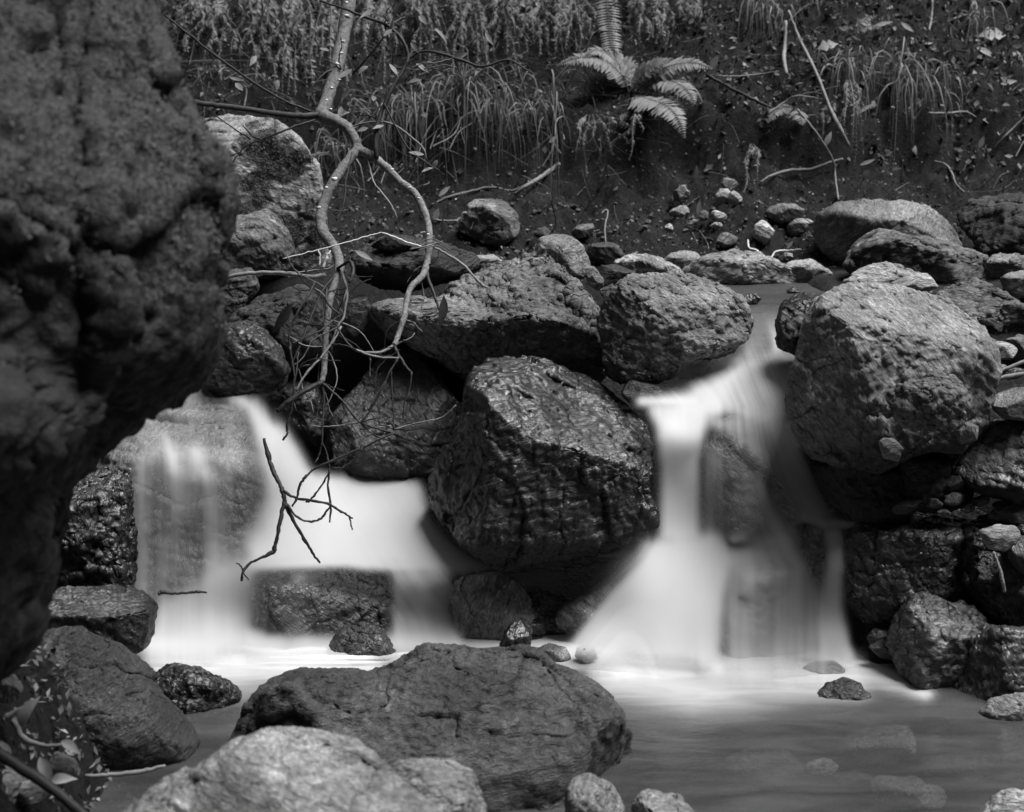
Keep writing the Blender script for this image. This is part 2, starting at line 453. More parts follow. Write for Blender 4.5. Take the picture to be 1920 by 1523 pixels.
def rock(key, name, label, outline, d, T=.8, level=5, tone=.2, wet=0.0, moss=None, facets=(), nrand=7, blk=3.1, seed=None,
         amp=1.0, strata=None, group=None, cat='rock', veil=False, sculpt=None):
    seed = seed if seed is not None else (sum(ord(c) * (k + 3) for k, c in enumerate(key)) % 997)
    rs = np.random.RandomState(seed)
    o = np.array(outline, float)
    # area centroid
    x0, y0 = o[:, 0], o[:, 1]; x1, y1 = np.roll(x0, -1), np.roll(y0, -1)
    cr = x0 * y1 - x1 * y0; A = cr.sum() / 2
    uc, vc = ((x0 + x1) * cr).sum() / (6 * A), ((y0 + y1) * cr).sum() / (6 * A)
    s = d / FPX
    q = np.stack([(o[:, 0] - uc) * s, (vc - o[:, 1]) * s], 1)
    # radius by angle
    na = 360
    ang = np.linspace(-math.pi, math.pi, na, endpoint=False)
    dirs = np.stack([np.cos(ang), np.sin(ang)], 1)
    a, b = q, np.roll(q, -1, 0); e = b - a
    den = dirs[:, :1] * e[:, 1] - dirs[:, 1:] * e[:, 0]
    den = np.where(np.abs(den) < 1e-12, 1e-12, den)
    t = (a[:, 0] * e[:, 1] - a[:, 1] * e[:, 0]) / den
    w = (a[:, 0] * dirs[:, 1:] - a[:, 1] * dirs[:, :1]) / den
    ok = (t > 0) & (w >= -1e-6) & (w <= 1 + 1e-6)
    rad = np.where(ok, t, 0).max(1)
    rad = np.where(rad <= 0, np.median(rad), rad)
    for _ in range(2): rad = (np.roll(rad, 1) + 2 * rad + np.roll(rad, -1)) / 4
    R = float(np.sqrt(abs(A)) * s / math.sqrt(math.pi))       # mean radius in metres
    TT = T * R
    Rpx = R / s
    level = 6 if Rpx > 105 else 5 if Rpx > 38 else 4
    v, f = ico(level)
    th = np.arctan2(v[:, 1], v[:, 0]); rho = np.hypot(v[:, 0], v[:, 1])
    r = np.interp(th, np.append(ang, math.pi), np.append(rad, rad[0]))
    sc = 1 / (rho ** blk + np.abs(v[:, 2]) ** blk) ** (1 / blk)
    p = np.stack([rho * sc * r * np.cos(th), rho * sc * r * np.sin(th), v[:, 2] * sc * TT], 1)
    fl = list(facets)
    if not fl and Rpx > 16:      # broken stone: a tilted top face over a leaning front face
        fl = [((rs.uniform(-.35, .35), .9, -rs.uniform(.3, .6)), rs.uniform(.58, .72)), ((rs.uniform(-.4, .4), -rs.uniform(.15, .45), -.95), rs.uniform(.66, .8))]
        nrand = min(nrand, 5)
    for k in range(nrand):
        n = rs.normal(size=3); n[2] = (-1 if k % 3 else 1) * (abs(n[2]) + .55); n /= np.linalg.norm(n)
        fl.append((tuple(n), rs.uniform(.62, .86)))
    for n, kk in fl:
        n = np.array(n, float); n /= np.linalg.norm(n)
        h = p @ n; lim = h.max() * kk
        ov = np.maximum(h - lim, 0)
        p = p - ov[:, None] * n * .93
    if sculpt is not None: p = sculpt(p, uc + p[:, 0] / s, vc - p[:, 1] / s)
    so = rs.uniform(-60, 60, 3)
    nn = vnormals(p, f)
    sd = strata if strata is not None else rs.normal(size=3)
    sd = np.array(sd, float); sd /= np.linalg.norm(sd)
    g = p / R + so
    amp = amp * .85
    disp = R * .05 * amp * fbm(g * 1.4, 3)
    wob = np.stack([fbm(g * 3 + 9, 2), fbm(g * 3 + 31, 2), fbm(g * 3 + 57, 2)], 1)
    gs = g + (1.0 * (g @ sd))[:, None] * sd              # cells squashed along the bedding
    vec, hid, gap = cells(gs * 1.7 + .22 * wob, seed & 127)
    disp = disp + R * .05 * amp * ((vec * _G[(hid * 7 + 3) & 255]).sum(1) + .35 * _G[(hid * 11) & 255, 0])
    vec, hid, gap2 = cells(gs * 4.3 + .4 * wob, (seed * 3) & 127)
    disp = disp + R * .017 * amp * ((vec * _G[(hid * 5 + 1) & 255]).sum(1) + .4 * _G[(hid * 13) & 255, 0])
    cm = sstep(.0, .3, fbm(g * 1.1 + 20, 2) - .02)
    crack = sstep(.04, .008, gap) * cm
    disp = disp - R * .022 * amp * np.clip(crack, 0, 1)
    p = p + nn * disp[:, None]
    nn = vnormals(p, f)
    pm = p + so
    lay = (p @ sd) / max(.03, R * .11) + 1.6 * fbm(pm * 4, 3) + .6 * fbm(pm * 15, 2)
    saw = lay - np.floor(lay)
    dd = .008 * amp * (np.minimum(saw * 1.25, (1 - saw) * 5) - .5) * sstep(.05, .5, fbm(pm * 2.6 + 4, 2) + .1)
    rg = ridged(pm * 9 + 3 * sd, 3)
    dd = dd + .0036 * amp * rg
    if level >= 5:
        stre = pm - .6 * (pm @ sd)[:, None] * sd
        dd = dd + .0058 * amp * ridged(stre * 24, 3) + .0022 * amp * fbm(pm * 75, 2)
    shade = np.clip(.5 + .55 * fbm(pm * 5 + 8, 3), 0, 1)
    p = p + nn * (dd * min(1, (R / .12) ** .6))[:, None]
    wp = P(uc, vc, d) + p[:, :1] * RT + p[:, 1:2] * UP + p[:, 2:] * FW
    nw = vnormals(p, f); nw = nw[:, :1] * RT + nw[:, 1:2] * UP + nw[:, 2:] * FW
    pw = fbm(wp * 6 + 2, 3)
    W = wet(wp[:, 0], wp[:, 1], wp[:, 2], nw) if callable(wet) else np.full(len(wp), float(wet))
    W = np.clip(W + .25 * pw * (W > .02) * (W < .98), 0, 1)
    film = sstep(.2, .65, W) * sstep(-.3, .35, nw[:, 2] + .3 * pw)
    if moss is None: MO = np.zeros(len(wp))
    else: MO = np.clip(moss(wp[:, 0], wp[:, 1], wp[:, 2], nw), 0, 1)
    base = np.array([wp[:, 0].mean(), wp[:, 1].mean(), wp[:, 2].min()])
    rot = Matrix.Rotation(rs.uniform(-math.pi, math.pi), 3, Vector(rs.normal(size=3)).normalized())
    loc = wp - base
    Rm = np.array(rot)
    lv = loc @ Rm                      # stored turned back; the object carries the turn
    # wind outward: the local frame (right, up, away) is left-handed
    ff = f[:, ::-1].copy()
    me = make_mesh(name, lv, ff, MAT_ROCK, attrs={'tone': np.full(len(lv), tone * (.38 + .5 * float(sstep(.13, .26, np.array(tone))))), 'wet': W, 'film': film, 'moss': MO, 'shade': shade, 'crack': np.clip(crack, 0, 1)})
    ob = link(name, me, base)
    ob.rotation_euler = rot.to_euler()
    tag(ob, label, cat, group)
    ROCKS[key] = dict(ob=ob, v=wp, f=f, n=nw, moss=MO, veil=veil)
    return ob

def below(z0, soft=.12, lo=0.0, hi=1.0):
    return lambda x, y, z, n: lo + (hi - lo) * sstep(z0 + soft, z0 - soft, z)

# --- the falls' own boulders and the rocks around them
def left_form(p, u, v):
    # a lit shelf two thirds down, the face above it leaning back into shade
    w = 1 + .25 * np.sin(u / 70.0)
    push = .11 * np.exp(-((v - 790 - .12 * u) / 75) ** 2) * w - .10 * np.exp(-((v - 610) / 120) ** 2) - .16 * sstep(880, 1050, v)
    m = sstep(.05, -.1, p[:, 2])
    p[:, 2] -= push * m
    return p
rock('left', 'boulder', 'huge moss-capped boulder, nearest and blurred, filling the left edge',
     [(-520,-200),(-100,-230),(190,-140),(250,0),(268,70),(290,130),(322,195),(356,250),(390,315),(414,365),(420,410),(414,450),(398,490),(380,530),(384,570),(370,620),(334,676),(280,704),(238,735),(214,785),(190,818),(152,856),(114,900),(90,950),(88,1000),(82,1060),(58,1130),(30,1195),(-10,1262),(-90,1330),(-250,1420),(-520,1420),(-700,900),(-700,300)],
     3.2, T=.75, tone=.06, wet=.0, amp=1.7, nrand=0, facets=(((.75,.3,-.5),.86),), blk=2.25, sculpt=left_form,
     moss=lambda x,y,z,n: sstep(-.25,.3,n[:,2]+.5*fbm(np.stack([x,y,z],1)*6,3))*sstep(1.15,1.6,z+.6*fbm(np.stack([x,y,z],1)*4+7,3)+.1*(x+.9)))
rock('mossback', 'boulder', 'rounded mossy boulder behind the sapling, with a pale bare patch',
     [(330,203),(400,198),(470,212),(520,235),(565,270),(594,312),(603,365),(608,430),(616,490),(570,530),(450,530),(330,490),(290,350)],
     6.15, T=.8, level=6, tone=.32, wet=0, amp=.7,
     moss=lambda x,y,z,n: sstep(.1,.26,fbm(np.stack([x,y,z],1)*3.6+11,3)+.1)*sstep(.8,1.1,z))
rock('h1', 'boulder', 'dark boulder almost hidden behind the huge near boulder, above the left fall', [(180,560),(260,520),(360,540),(400,620),(360,700),(250,720),(180,660)], 5.75, tone=.16, wet=.3)
rock('h2', 'boulder', 'rough boulder hidden behind the huge near boulder, left of the left fall', [(-40,700),(60,640),(180,680),(220,780),(160,880),(20,900),(-60,800)], 5.4, tone=.15, wet=.3)
rock('l3', 'boulder', 'grey rough boulder wedged under the mossy boulder at left',
     [(425,420),(445,395),(475,386),(508,398),(540,438),(548,475),(536,505),(470,525),(415,520)], 5.95, tone=.22, amp=.9)
rock('l4', 'rock', 'pitted pale rock at the dark edge of the near boulder',
     [(380,540),(425,512),(468,500),(482,535),(460,570),(440,600),(400,590)], 5.85, tone=.22, level=4)
rock('l5', 'boulder', 'humped finely wrinkled boulder left of the sapling stem',
     [(435,612),(455,575),(480,556),(508,554),(535,541),(562,537),(592,560),(615,605),(612,660),(570,700),(500,690),(450,650)],
     5.65, tone=.17, wet=below(.8,.1,.15,.8), amp=1.3)
rock('l6', 'boulder', 'black wet boulder beside the narrow chute at left',
     [(400,592),(432,578),(470,602),(520,650),(540,695),(520,745),(440,750),(392,722),(376,690),(398,650)], 5.5, tone=.13, wet=.5, T=.7)
rock('l7', 'rock', 'small dark rock in the gap behind the broken branch end',
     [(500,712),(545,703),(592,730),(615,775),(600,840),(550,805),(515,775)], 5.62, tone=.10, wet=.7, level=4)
rock('l8', 'boulder', 'large triangular slab with a smooth sloping face behind hanging twigs',
     [(738,643),(772,658),(812,700),(845,738),(880,772),(880,830),(850,905),(700,905),(615,880),(600,810),(640,762),(690,702)],
     5.62, T=.55, level=6, tone=.15, wet=.55, amp=.8, facets=(((-.15,.45,-1),.55),((.75,-.1,-.8),.8)), nrand=4)
rock('l9', 'boulder', 'flat dark slab of broken rock overhanging a black gap',
     [(664,486),(688,458),(730,442),(780,450),(850,470),(898,478),(908,492),(870,512),(805,530),(765,538),(718,534),(682,522),(666,505)],
     5.72, T=1.3, tone=.13, wet=.15, amp=1.2, level=6, facets=(((0,1,-.5),.6),))
rock('l9b', 'rock', 'thin flake of rock lying on the flat dark slab',
     [(690,462),(735,438),(785,448),(800,462),(770,470),(740,475)], 5.62, T=.8, tone=.14, wet=.1, level=4)
rock('l10', 'rock', 'upright small rock in the black gap right of the sapling stem',
     [(643,575),(655,552),(672,547),(690,558),(698,588),(684,618),(664,632),(648,615)], 5.6, tone=.17, wet=.3, level=5)
rock('m11', 'boulder', 'long craggy boulder with a lit ledge above a dark undercut',
     [(696,578),(760,572),(825,566),(850,540),(900,520),(942,492),(985,474),(1040,474),(1095,498),(1116,540),(1126,600),(1134,680),(1122,720),(1060,720),(1000,690),(930,710),(870,700),(800,662),(750,632)],
     5.62, T=.8, level=6, tone=.23, wet=below(.83,.08,.05,.75), amp=1.5, strata=(.35,1,.1),
     facets=(((-.1,.8,-.7),.52),((0,-.65,-.75),.62)), nrand=3)
rock('m12', 'boulder', 'round-topped weathered boulder perched highest in the middle',
     [(998,490),(1004,465),(1012,450),(1040,440),(1070,442),(1092,462),(1106,495),(1095,520),(1040,525),(1000,515)], 5.72, tone=.26, amp=.7)
rock('p1', 'rock', 'small white stone at the right end of the flat dark slab',
     [(890,480),(925,477),(950,497),(945,515),(900,515)], 5.9, tone=.48, level=4)
rock('p2', 'rock', 'pale sliver of stone right of the craggy boulder top',
     [(1090,494),(1114,500),(1132,525),(1128,548),(1105,535)], 5.7, tone=.42, level=4)
rock('p3', 'rock', 'low dark rock between two pale stones by the upper pool',
     [(1105,500),(1148,494),(1192,510),(1185,535),(1130,538)], 5.8, tone=.10, wet=.4, level=4)
rock('p4', 'rock', 'pale striped stone left of the upper pool',
     [(1145,498),(1185,474),(1228,484),(1265,502),(1288,522),(1230,532),(1170,522)], 5.92, tone=.42)
rock('p5', 'rock', 'small stone squeezed between the two middle boulders',
     [(1122,545),(1148,533),(1158,548),(1140,570)], 5.6, tone=.2, level=4)
rock('m14', 'boulder', 'angular boulder left of the chute with a wet shining ridge',
     [(1128,600),(1142,552),(1188,521),(1230,514),(1300,517),(1350,535),(1388,568),(1406,605),(1396,632),(1366,657),(1320,668),(1275,684),(1255,705),(1195,720),(1145,705),(1132,650)],
     5.35, T=.8, level=6, tone=.25, wet=below(.87,.07,.1,.9), amp=1.2, facets=(((.15,.85,-.6),.62),((.35,-.35,-.9),.78),((-.7,0,-.7),.75)), nrand=3)
rock('mid', 'boulder', 'big black wet boulder in the centre between the two falls',
     [(888,700),(905,668),(925,655),(950,650),(985,660),(1030,678),(1090,698),(1140,725),(1182,762),(1215,797),(1224,840),(1216,885),(1212,925),(1228,975),(1200,1020),(1130,1050),(1050,1066),(960,1066),(915,1050),(860,1010),(812,945),(798,920),(828,862),(868,802),(880,745)],
     5.22, T=.68, level=6, tone=.07, wet=.8, amp=1.0, blk=3.8, strata=(.5,.15,.3),
     facets=(((.42,.72,-.6),.56),((-.85,.05,-.6),.72),((.25,-.25,-1),.66),((.1,-.85,-.5),.82),((-.1,.9,-.3),.8)), nrand=1)
rock('m16', 'rock', 'small round stone at the left foot of the right chute',
     [(1166,738),(1174,718),(1192,709),(1220,712),(1240,732),(1240,752),(1180,755)], 5.28, tone=.2, wet=.45, level=5)
rock('r17', 'boulder', 'largest rounded boulder right of the fall, pitted and half wet',
     [(1518,605),(1536,565),(1578,538),(1640,527),(1715,540),(1780,566),(1830,620),(1850,660),(1857,705),(1846,750),(1828,805),(1790,845),(1740,835),(1700,845),(1640,878),(1580,868),(1530,855),(1502,815),(1490,765),(1494,712),(1512,650)],
     5.0, T=.8, level=6, tone=.34, amp=1.0,
     wet=lambda x,y,z,n: np.maximum(sstep(.74,.56,z-.25*(x-.75)), .8*sstep(.68,.57,x)),
     facets=(((.1,.85,-.6),.66),((-.75,-.25,-.6),.76),((.3,-.35,-1),.8)), nrand=3)
rock('r18', 'rock', 'lumpy dry rock stuck on the lower right of the largest boulder',
     [(1648,752),(1680,730),(1735,715),(1755,703),(1790,705),(1806,735),(1812,765),(1792,795),(1720,800),(1662,785)], 4.68, T=.6, tone=.22, amp=1.6)
rock('r19', 'rock', 'black rounded rock splitting the upper stream',
     [(1458,612),(1470,572),(1500,551),(1550,547),(1580,575),(1545,640),(1500,664),(1460,648)], 5.22, tone=.09, wet=.7)
rock('r20', 'rock', 'pale smooth rock lying behind the top of the largest boulder',
     [(1578,532),(1615,506),(1670,493),(1706,505),(1735,520),(1755,545),(1700,560),(1640,545)], 5.42, tone=.40)
rock('r20b', 'rock', 'narrow pale stone right of the smooth pale rock',
     [(1668,532),(1700,516),(1740,512),(1758,540),(1720,550),(1690,545)], 5.30, tone=.36, level=4)
rock('r21', 'boulder', 'broad smooth grey boulder at the back of the right shore',
     [(1523,450),(1532,405),(1560,386),(1620,377),(1690,375),(1738,390),(1782,430),(1802,475),(1700,525),(1580,530),(1545,505),(1525,480)],
     6.2, level=6, tone=.26, amp=.7)
rock('r22', 'boulder', 'cracked grey boulder in front of the broad smooth one',
     [(1575,508),(1602,462),(1640,437),(1690,448),(1742,460),(1795,440),(1845,486),(1880,512),(1830,565),(1700,550),(1620,530)],
     5.85, level=6, tone=.25, amp=1.3)
rock('r23', 'boulder', 'dark rough boulder at the right edge, highest on the shore',
     [(1788,430),(1798,388),(1850,362),(1920,357),(2020,380),(2030,500),(1920,500),(1830,480)], 6.15, level=6, tone=.15, amp=1.3)
rock('r24', 'boulder', 'long sloping slab of grey rock right of the largest boulder',
     [(1735,520),(1790,498),(1850,536),(1920,588),(1990,625),(1960,670),(1880,660),(1820,610),(1770,570)], 5.5, T=1.0, level=6, tone=.21, amp=1.1, facets=(((-.1,.9,-.5),.55),))
rock('r24b', 'rock', 'grey stone tucked behind the sloping slab at the right edge', [(1832,500),(1878,474),(1925,486),(1960,515),(1900,535),(1850,528)], 5.85, tone=.24)
rock('r24c', 'rock', 'pale stone at the right edge above the sloping slab', [(1878,520),(1905,505),(1950,508),(1960,545),(1910,560),(1885,545)], 5.65, tone=.34, level=4)
rock('r24d', 'rock', 'pale pebble lying below the sloping slab near the right edge', [(1846,655),(1865,637),(1890,640),(1908,655),(1895,675),(1858,674)], 5.2, tone=.36, level=4)
rock('r24e', 'rock', 'smooth stone half cut off by the right edge above twigs', [(1880,640),(1910,628),(1960,635),(1960,680),(1905,678)], 5.3, tone=.2, level=4)
rock('r24f', 'rock', 'oval stone with a lighter patch at the right edge', [(1860,760),(1872,735),(1905,725),(1960,733),(1975,765),(1930,790),(1880,784)], 4.95, tone=.27, level=4, amp=.4, nrand=2)
rock('r25', 'boulder', 'dark boulder with a pale upper rim at the right edge',
     [(1774,846),(1810,812),(1860,790),(1920,785),(2010,795),(2020,920),(1920,945),(1830,915),(1785,880)], 5.0, level=6, tone=.17, wet=below(.62,.06,.1,.8), amp=1.2)
rock('r25b', 'rock', 'small round stone under the lower right of the largest boulder', [(1788,805),(1808,785),(1832,800),(1830,825),(1800,832)], 4.85, tone=.22, level=4)
rock('r25c', 'rock', 'small pale stone in the black hollow under the largest boulder', [(1648,828),(1668,812),(1692,840),(1684,865),(1658,858)], 4.8, tone=.25, level=4)
rock('r26', 'boulder', 'black overhanging boulder beside the narrow right-hand spout',
     [(1576,1010),(1598,986),(1680,974),(1750,958),(1830,940),(1870,985),(1862,1060),(1800,1130),(1745,1165),(1690,1152),(1620,1165),(1588,1120),(1576,1060)],
     5.12, T=.75, level=6, tone=.19, wet=.85, amp=1.1, facets=(((0,1,-.35),.66),((-.3,-.1,-1),.72),((.6,-.2,-.8),.7)), nrand=2)
rock('r27', 'rock', 'flat wet slab on top of the black overhanging boulder',
     [(1585,978),(1625,948),(1690,938),(1745,950),(1735,972),(1650,984)], 5.2, T=.8, tone=.15, wet=.6)
rock('r28', 'boulder', 'steep black wet rock face at the right edge',
     [(1815,975),(1865,950),(1925,985),(2000,1000),(2010,1190),(1910,1180),(1840,1140),(1800,1085)], 5.0, level=6, tone=.14, wet=.85, amp=1.1)
rock('r28b', 'rock', 'pale grey stone resting on the steep black rock face', [(1838,998),(1868,985),(1908,984),(1912,1010),(1884,1034),(1855,1028)], 4.78, tone=.34)
rock('r28c', 'rock', 'small rough stone at the right edge above the pale grey one', [(1858,950),(1880,935),(1920,945),(1960,960),(1920,985),(1870,975)], 4.95, tone=.18, wet=.3, level=4)
rock('r28d', 'rock', 'brownish stone at the right edge below the rim of the dark boulder', [(1890,1020),(1920,1000),(1960,1010),(1960,1070),(1915,1075),(1895,1050)], 4.85, tone=.16, wet=.4, level=4)
rock('r29', 'boulder', 'glossy block with a bright top edge standing in the pool at right',
     [(1672,1205),(1690,1155),(1714,1122),(1762,1120),(1775,1135),(1812,1136),(1842,1172),(1856,1235),(1830,1290),(1780,1300),(1718,1285),(1680,1250)],
     4.92, T=.8, level=6, tone=.22, wet=.7, amp=1.2, facets=(((.1,.9,-.6),.66),((-.8,.1,-.5),.72),((.2,-.4,-1),.7)), nrand=1)
rock('r30', 'boulder', 'dark pointed rock at the right edge of the lower pool',
     [(1792,1310),(1828,1235),(1848,1180),(1900,1178),(1990,1195),(1990,1340),(1900,1335),(1840,1340)], 4.8, level=6, tone=.17, wet=.7, amp=1.1, facets=(((-.5,0,-1),.7),((.5,.2,-1),.75)))
rock('r31', 'rock', 'flat pale stone at the water edge on the right', [(1836,1340),(1858,1312),(1920,1304),(1990,1325),(1985,1350),(1900,1352)], 4.66, T=1.2, tone=.3, wet=.2)
rock('r31b', 'rock', 'wet pebble left of the glossy block', [(1626,1195),(1640,1180),(1664,1180),(1674,1200),(1655,1212),(1632,1208)], 5.05, tone=.2, wet=.6, level=4)
rock('r31c', 'rock', 'second wet pebble against the foot of the glossy block', [(1628,1212),(1655,1200),(1684,1215),(1690,1240),(1650,1232)], 5.0, tone=.22, wet=.6, level=4)
rock('b32', 'rock', 'rough wet rock breaking the pool surface below the narrow spout', [(1530,1308),(1556,1284),(1585,1274),(1612,1284),(1630,1308),(1580,1350),(1540,1345)], 4.8, tone=.2, wet=.6, level=5)
rock('b32b', 'rock', 'low rock dome veiled by foam at the foot of the spout', [(1490,1270),(1520,1244),(1545,1234),(1572,1244),(1595,1270),(1545,1300),(1500,1296)], 5.0, tone=.25, wet=.4, level=4, veil=True)
rock('b33', 'boulder', 'square wet block under the left cascade, water slipping over its left half',
     [(462,1140),(472,1100),(492,1078),(560,1068),(640,1066),(700,1069),(727,1090),(737,1130),(732,1185),(712,1225),(600,1235),(520,1220),(475,1185)],
     5.3, T=.75, level=6, tone=.17, wet=.45, amp=1.1, facets=(((0,1,-.3),.8),((.1,0,-1),.8)), nrand=3, veil=True)
rock('b34', 'rock', 'small knobbly stone in the foam in front of the square wet block',
     [(620,1210),(638,1182),(678,1174),(712,1186),(738,1222),(730,1255),(650,1255),(622,1235)], 5.12, tone=.2, wet=.55, amp=1.3)
rock('b35', 'boulder', 'rounded rock crossed by a thin pale vein below the centre boulder',
     [(846,1120),(852,1090),(872,1070),(905,1058),(945,1072),(985,1110),(1005,1150),(985,1200),(900,1205),(858,1190)], 5.3, T=.7, level=6, tone=.30, wet=.25, amp=.6, nrand=2)
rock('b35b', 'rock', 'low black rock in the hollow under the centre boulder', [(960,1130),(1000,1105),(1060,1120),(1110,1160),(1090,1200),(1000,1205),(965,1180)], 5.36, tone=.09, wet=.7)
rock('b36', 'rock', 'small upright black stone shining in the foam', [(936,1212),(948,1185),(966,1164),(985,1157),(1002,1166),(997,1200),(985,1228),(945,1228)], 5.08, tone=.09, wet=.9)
rock('b36b', 'rock', 'thin curved rock edge behind the small black shining stone', [(936,1170),(955,1158),(980,1154),(1010,1160),(1038,1172),(1020,1188),(960,1190)], 5.26, tone=.16, wet=.6, level=4)
rock('b37', 'rock', 'small rough stone poking up behind the big foreground rock', [(905,1228),(922,1216),(945,1214),(964,1222),(960,1240),(915,1242)], 4.9, tone=.28, wet=.4, level=4)
rock('b37b', 'rock', 'tiny round stone alone in the white foam', [(1078,1232),(1082,1215),(1098,1207),(1114,1215),(1120,1235),(1098,1244)], 5.05, tone=.22, wet=.5, level=4, veil=True)
rock('b37c', 'rock', 'low flat stone under the foam left of the tiny round stone', [(1000,1220),(1030,1208),(1062,1216),(1070,1236),(1030,1245),(1005,1240)], 5.08, tone=.22, wet=.5, level=4, veil=True)
rock('v38', 'boulder', 'smooth sloping rock under the veil at the left of the right fall',
     [(1042,1180),(1058,1148),(1100,1112),(1178,1062),(1240,1036),(1320,1040),(1370,1100),(1370,1230),(1200,1245),(1080,1215)],
     5.28, T=.5, level=6, tone=.24, wet=.3, amp=1.2, nrand=3, facets=(((0,.6,-1),.82),), veil=True)
rock('v39', 'boulder', 'rounded speckled rock seen through the lower right fall',
     [(1372,1120),(1385,1065),(1408,1032),(1450,1042),(1498,1078),(1526,1120),(1534,1200),(1500,1240),(1430,1245),(1365,1235),(1355,1170)],
     5.16, T=.6, level=6, tone=.27, wet=.25, amp=.8, nrand=3, veil=True)
rock('v40', 'boulder', 'slanting slab of rock in the middle of the right fall',
     [(1322,840),(1348,795),(1388,768),(1430,788),(1480,845),(1528,915),(1545,965),(1490,990),(1450,1020),(1360,1020),(1335,920)],
     5.25, T=.55, level=6, tone=.27, wet=.25, amp=.6, nrand=2, facets=(((.4,.5,-.85),.72),), veil=True)
rock('v41', 'rock', 'rounded stone knob dividing the narrow spout from the wide fall',
     [(1495,1010),(1508,985),(1530,974),(1548,992),(1550,1050),(1540,1110),(1512,1110),(1498,1060)], 5.15, tone=.25, wet=.4, veil=True)
rock('v42', 'boulder', 'domed boulder under the thin veil at the top of the left fall',
     [(200,850),(222,795),(250,757),(290,735),(350,726),(420,734),(470,770),(502,825),(510,890),(500,1000),(480,1120),(420,1200),(280,1210),(200,1150),(180,1000),(185,900)],
     5.42, T=.62, level=6, tone=.27, wet=.3, amp=1.2, nrand=2, facets=(((0,.8,-.6),.66),((0,0,-1),.86)), strata=(.2,1,.1), veil=True)
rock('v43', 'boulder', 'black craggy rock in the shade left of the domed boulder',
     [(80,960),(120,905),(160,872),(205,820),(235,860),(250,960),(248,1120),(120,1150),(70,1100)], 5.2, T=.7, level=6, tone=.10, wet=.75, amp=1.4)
rock('v44', 'rock', 'shelf of rock under the curling water at the top of the right fall',
     [(1330,730),(1345,695),(1400,678),(1470,675),(1520,690),(1530,760),(1480,790),(1360,790)], 5.35, T=.6, level=5, tone=.25, wet=.4, amp=.6, veil=True)
rock('b44', 'boulder', 'flat-topped wet slab at the lower left with a sharp front edge',
     [(55,1180),(80,1140),(98,1104),(160,1099),(220,1091),(258,1112),(286,1140),(279,1182),(270,1214),(240,1230),(120,1225)],
     4.95, T=1.0, level=6, tone=.10, wet=.85, amp=.8, facets=(((.05,1,-.28),.42),((.1,-.3,-1),.7)), nrand=2)
rock('b45', 'boulder', 'smooth dark egg-shaped boulder in the lower left corner',
     [(28,1245),(50,1210),(90,1188),(150,1180),(210,1212),(268,1254),(292,1292),(332,1342),(364,1390),(360,1422),(320,1446),(220,1462),(130,1440),(72,1365),(40,1295)],
     4.4, T=.75, level=6, tone=.15, wet=.3, amp=.75, nrand=1, blk=2.2, facets=(((.3,.55,-.8),.86),))
rock('b46', 'rock', 'low glistening rock in the water beside the egg-shaped boulder',
     [(275,1270),(310,1252),(370,1261),(420,1284),(448,1308),(430,1335),(350,1345),(290,1320)], 4.72, T=.8, tone=.13, wet=.85, amp=1.6)
rock('b47', 'boulder', 'wide low boulder in the middle foreground, matt and grey-brown',
     [(426,1410),(448,1352),(490,1308),(550,1276),(620,1262),(700,1265),(760,1240),(800,1217),(840,1221),(900,1229),(1012,1226),(1046,1256),(1110,1290),(1156,1335),(1172,1372),(1190,1402),(1182,1435),(1150,1480),(1120,1560),(1050,1640),(600,1640),(470,1560)],
     4.3, T=.62, level=6, tone=.155, wet=.16, amp=1.05, facets=(((0,.8,-.75),.62),((.85,-.35,-.4),.82),((-.5,.3,-.9),.78)), nrand=2, blk=3.0)
rock('b48', 'boulder', 'pale out-of-focus boulder at the bottom edge, left of centre',
     [(200,1560),(290,1488),(360,1450),(428,1412),(488,1380),(560,1384),(605,1396),(680,1412),(740,1418),(790,1428),(830,1450),(872,1500),(895,1580),(880,1800),(500,1900),(180,1800)],
     3.4, T=.75, level=6, tone=.27, amp=.8, nrand=4)
rock('b48b', 'boulder', 'smaller pale out-of-focus boulder at the bottom edge, beside the larger pale one',
     [(690,1470),(720,1425),(775,1408),(830,1420),(880,1462),(905,1530),(900,1700),(700,1700)], 3.5, T=.8, level=5, tone=.27, amp=.9)
rock('b49', 'rock', 'pale rough stone under the right end of the wide foreground boulder',
     [(1062,1485),(1075,1465),(1105,1458),(1142,1475),(1164,1512),(1160,1570),(1070,1570)], 3.85, tone=.24)
rock('b50', 'rock', 'pale pointed stone at the bottom edge, right of centre', [(1192,1520),(1205,1490),(1232,1473),(1268,1492),(1305,1535),(1300,1600),(1190,1600)], 3.85, tone=.24)
rock('b50b', 'rock', 'grey stone in the bottom right corner', [(1842,1530),(1870,1500),(1905,1486),(1970,1490),(1990,1560),(1850,1570)], 4.05, tone=.36)
rock('s51', 'boulder', 'long pale ridged rock along the back of the upper pool',
     [(1270,520),(1300,497),(1330,481),(1370,472),(1420,476),(1462,500),(1505,516),(1500,534),(1380,536),(1285,530)], 6.0, level=5, tone=.40, T=.8, strata=(.3,1,0))
rock('s51b', 'rock', 'pale low rock at the right end of the upper pool', [(1450,515),(1488,486),(1522,488),(1562,515),(1555,532),(1470,534)], 6.02, tone=.40)
rock('s51c', 'rock', 'pale stone behind the left end of the long ridged rock', [(1236,496),(1258,476),(1280,467),(1310,476),(1322,492),(1285,510),(1250,508)], 6.18, tone=.36)
rock('s52', 'rock', 'tiny dark stone in the mouth of the upper stream', [(1390,562),(1402,552),(1416,550),(1428,560),(1420,572),(1398,572)], 5.5, tone=.12, wet=.7, level=4)
rock('s52b', 'rock', 'tiny flat stone barely breaking the upper pool', [(1472,545),(1488,538),(1504,543),(1500,552),(1478,553)], 5.72, tone=.12, wet=.6, level=4)
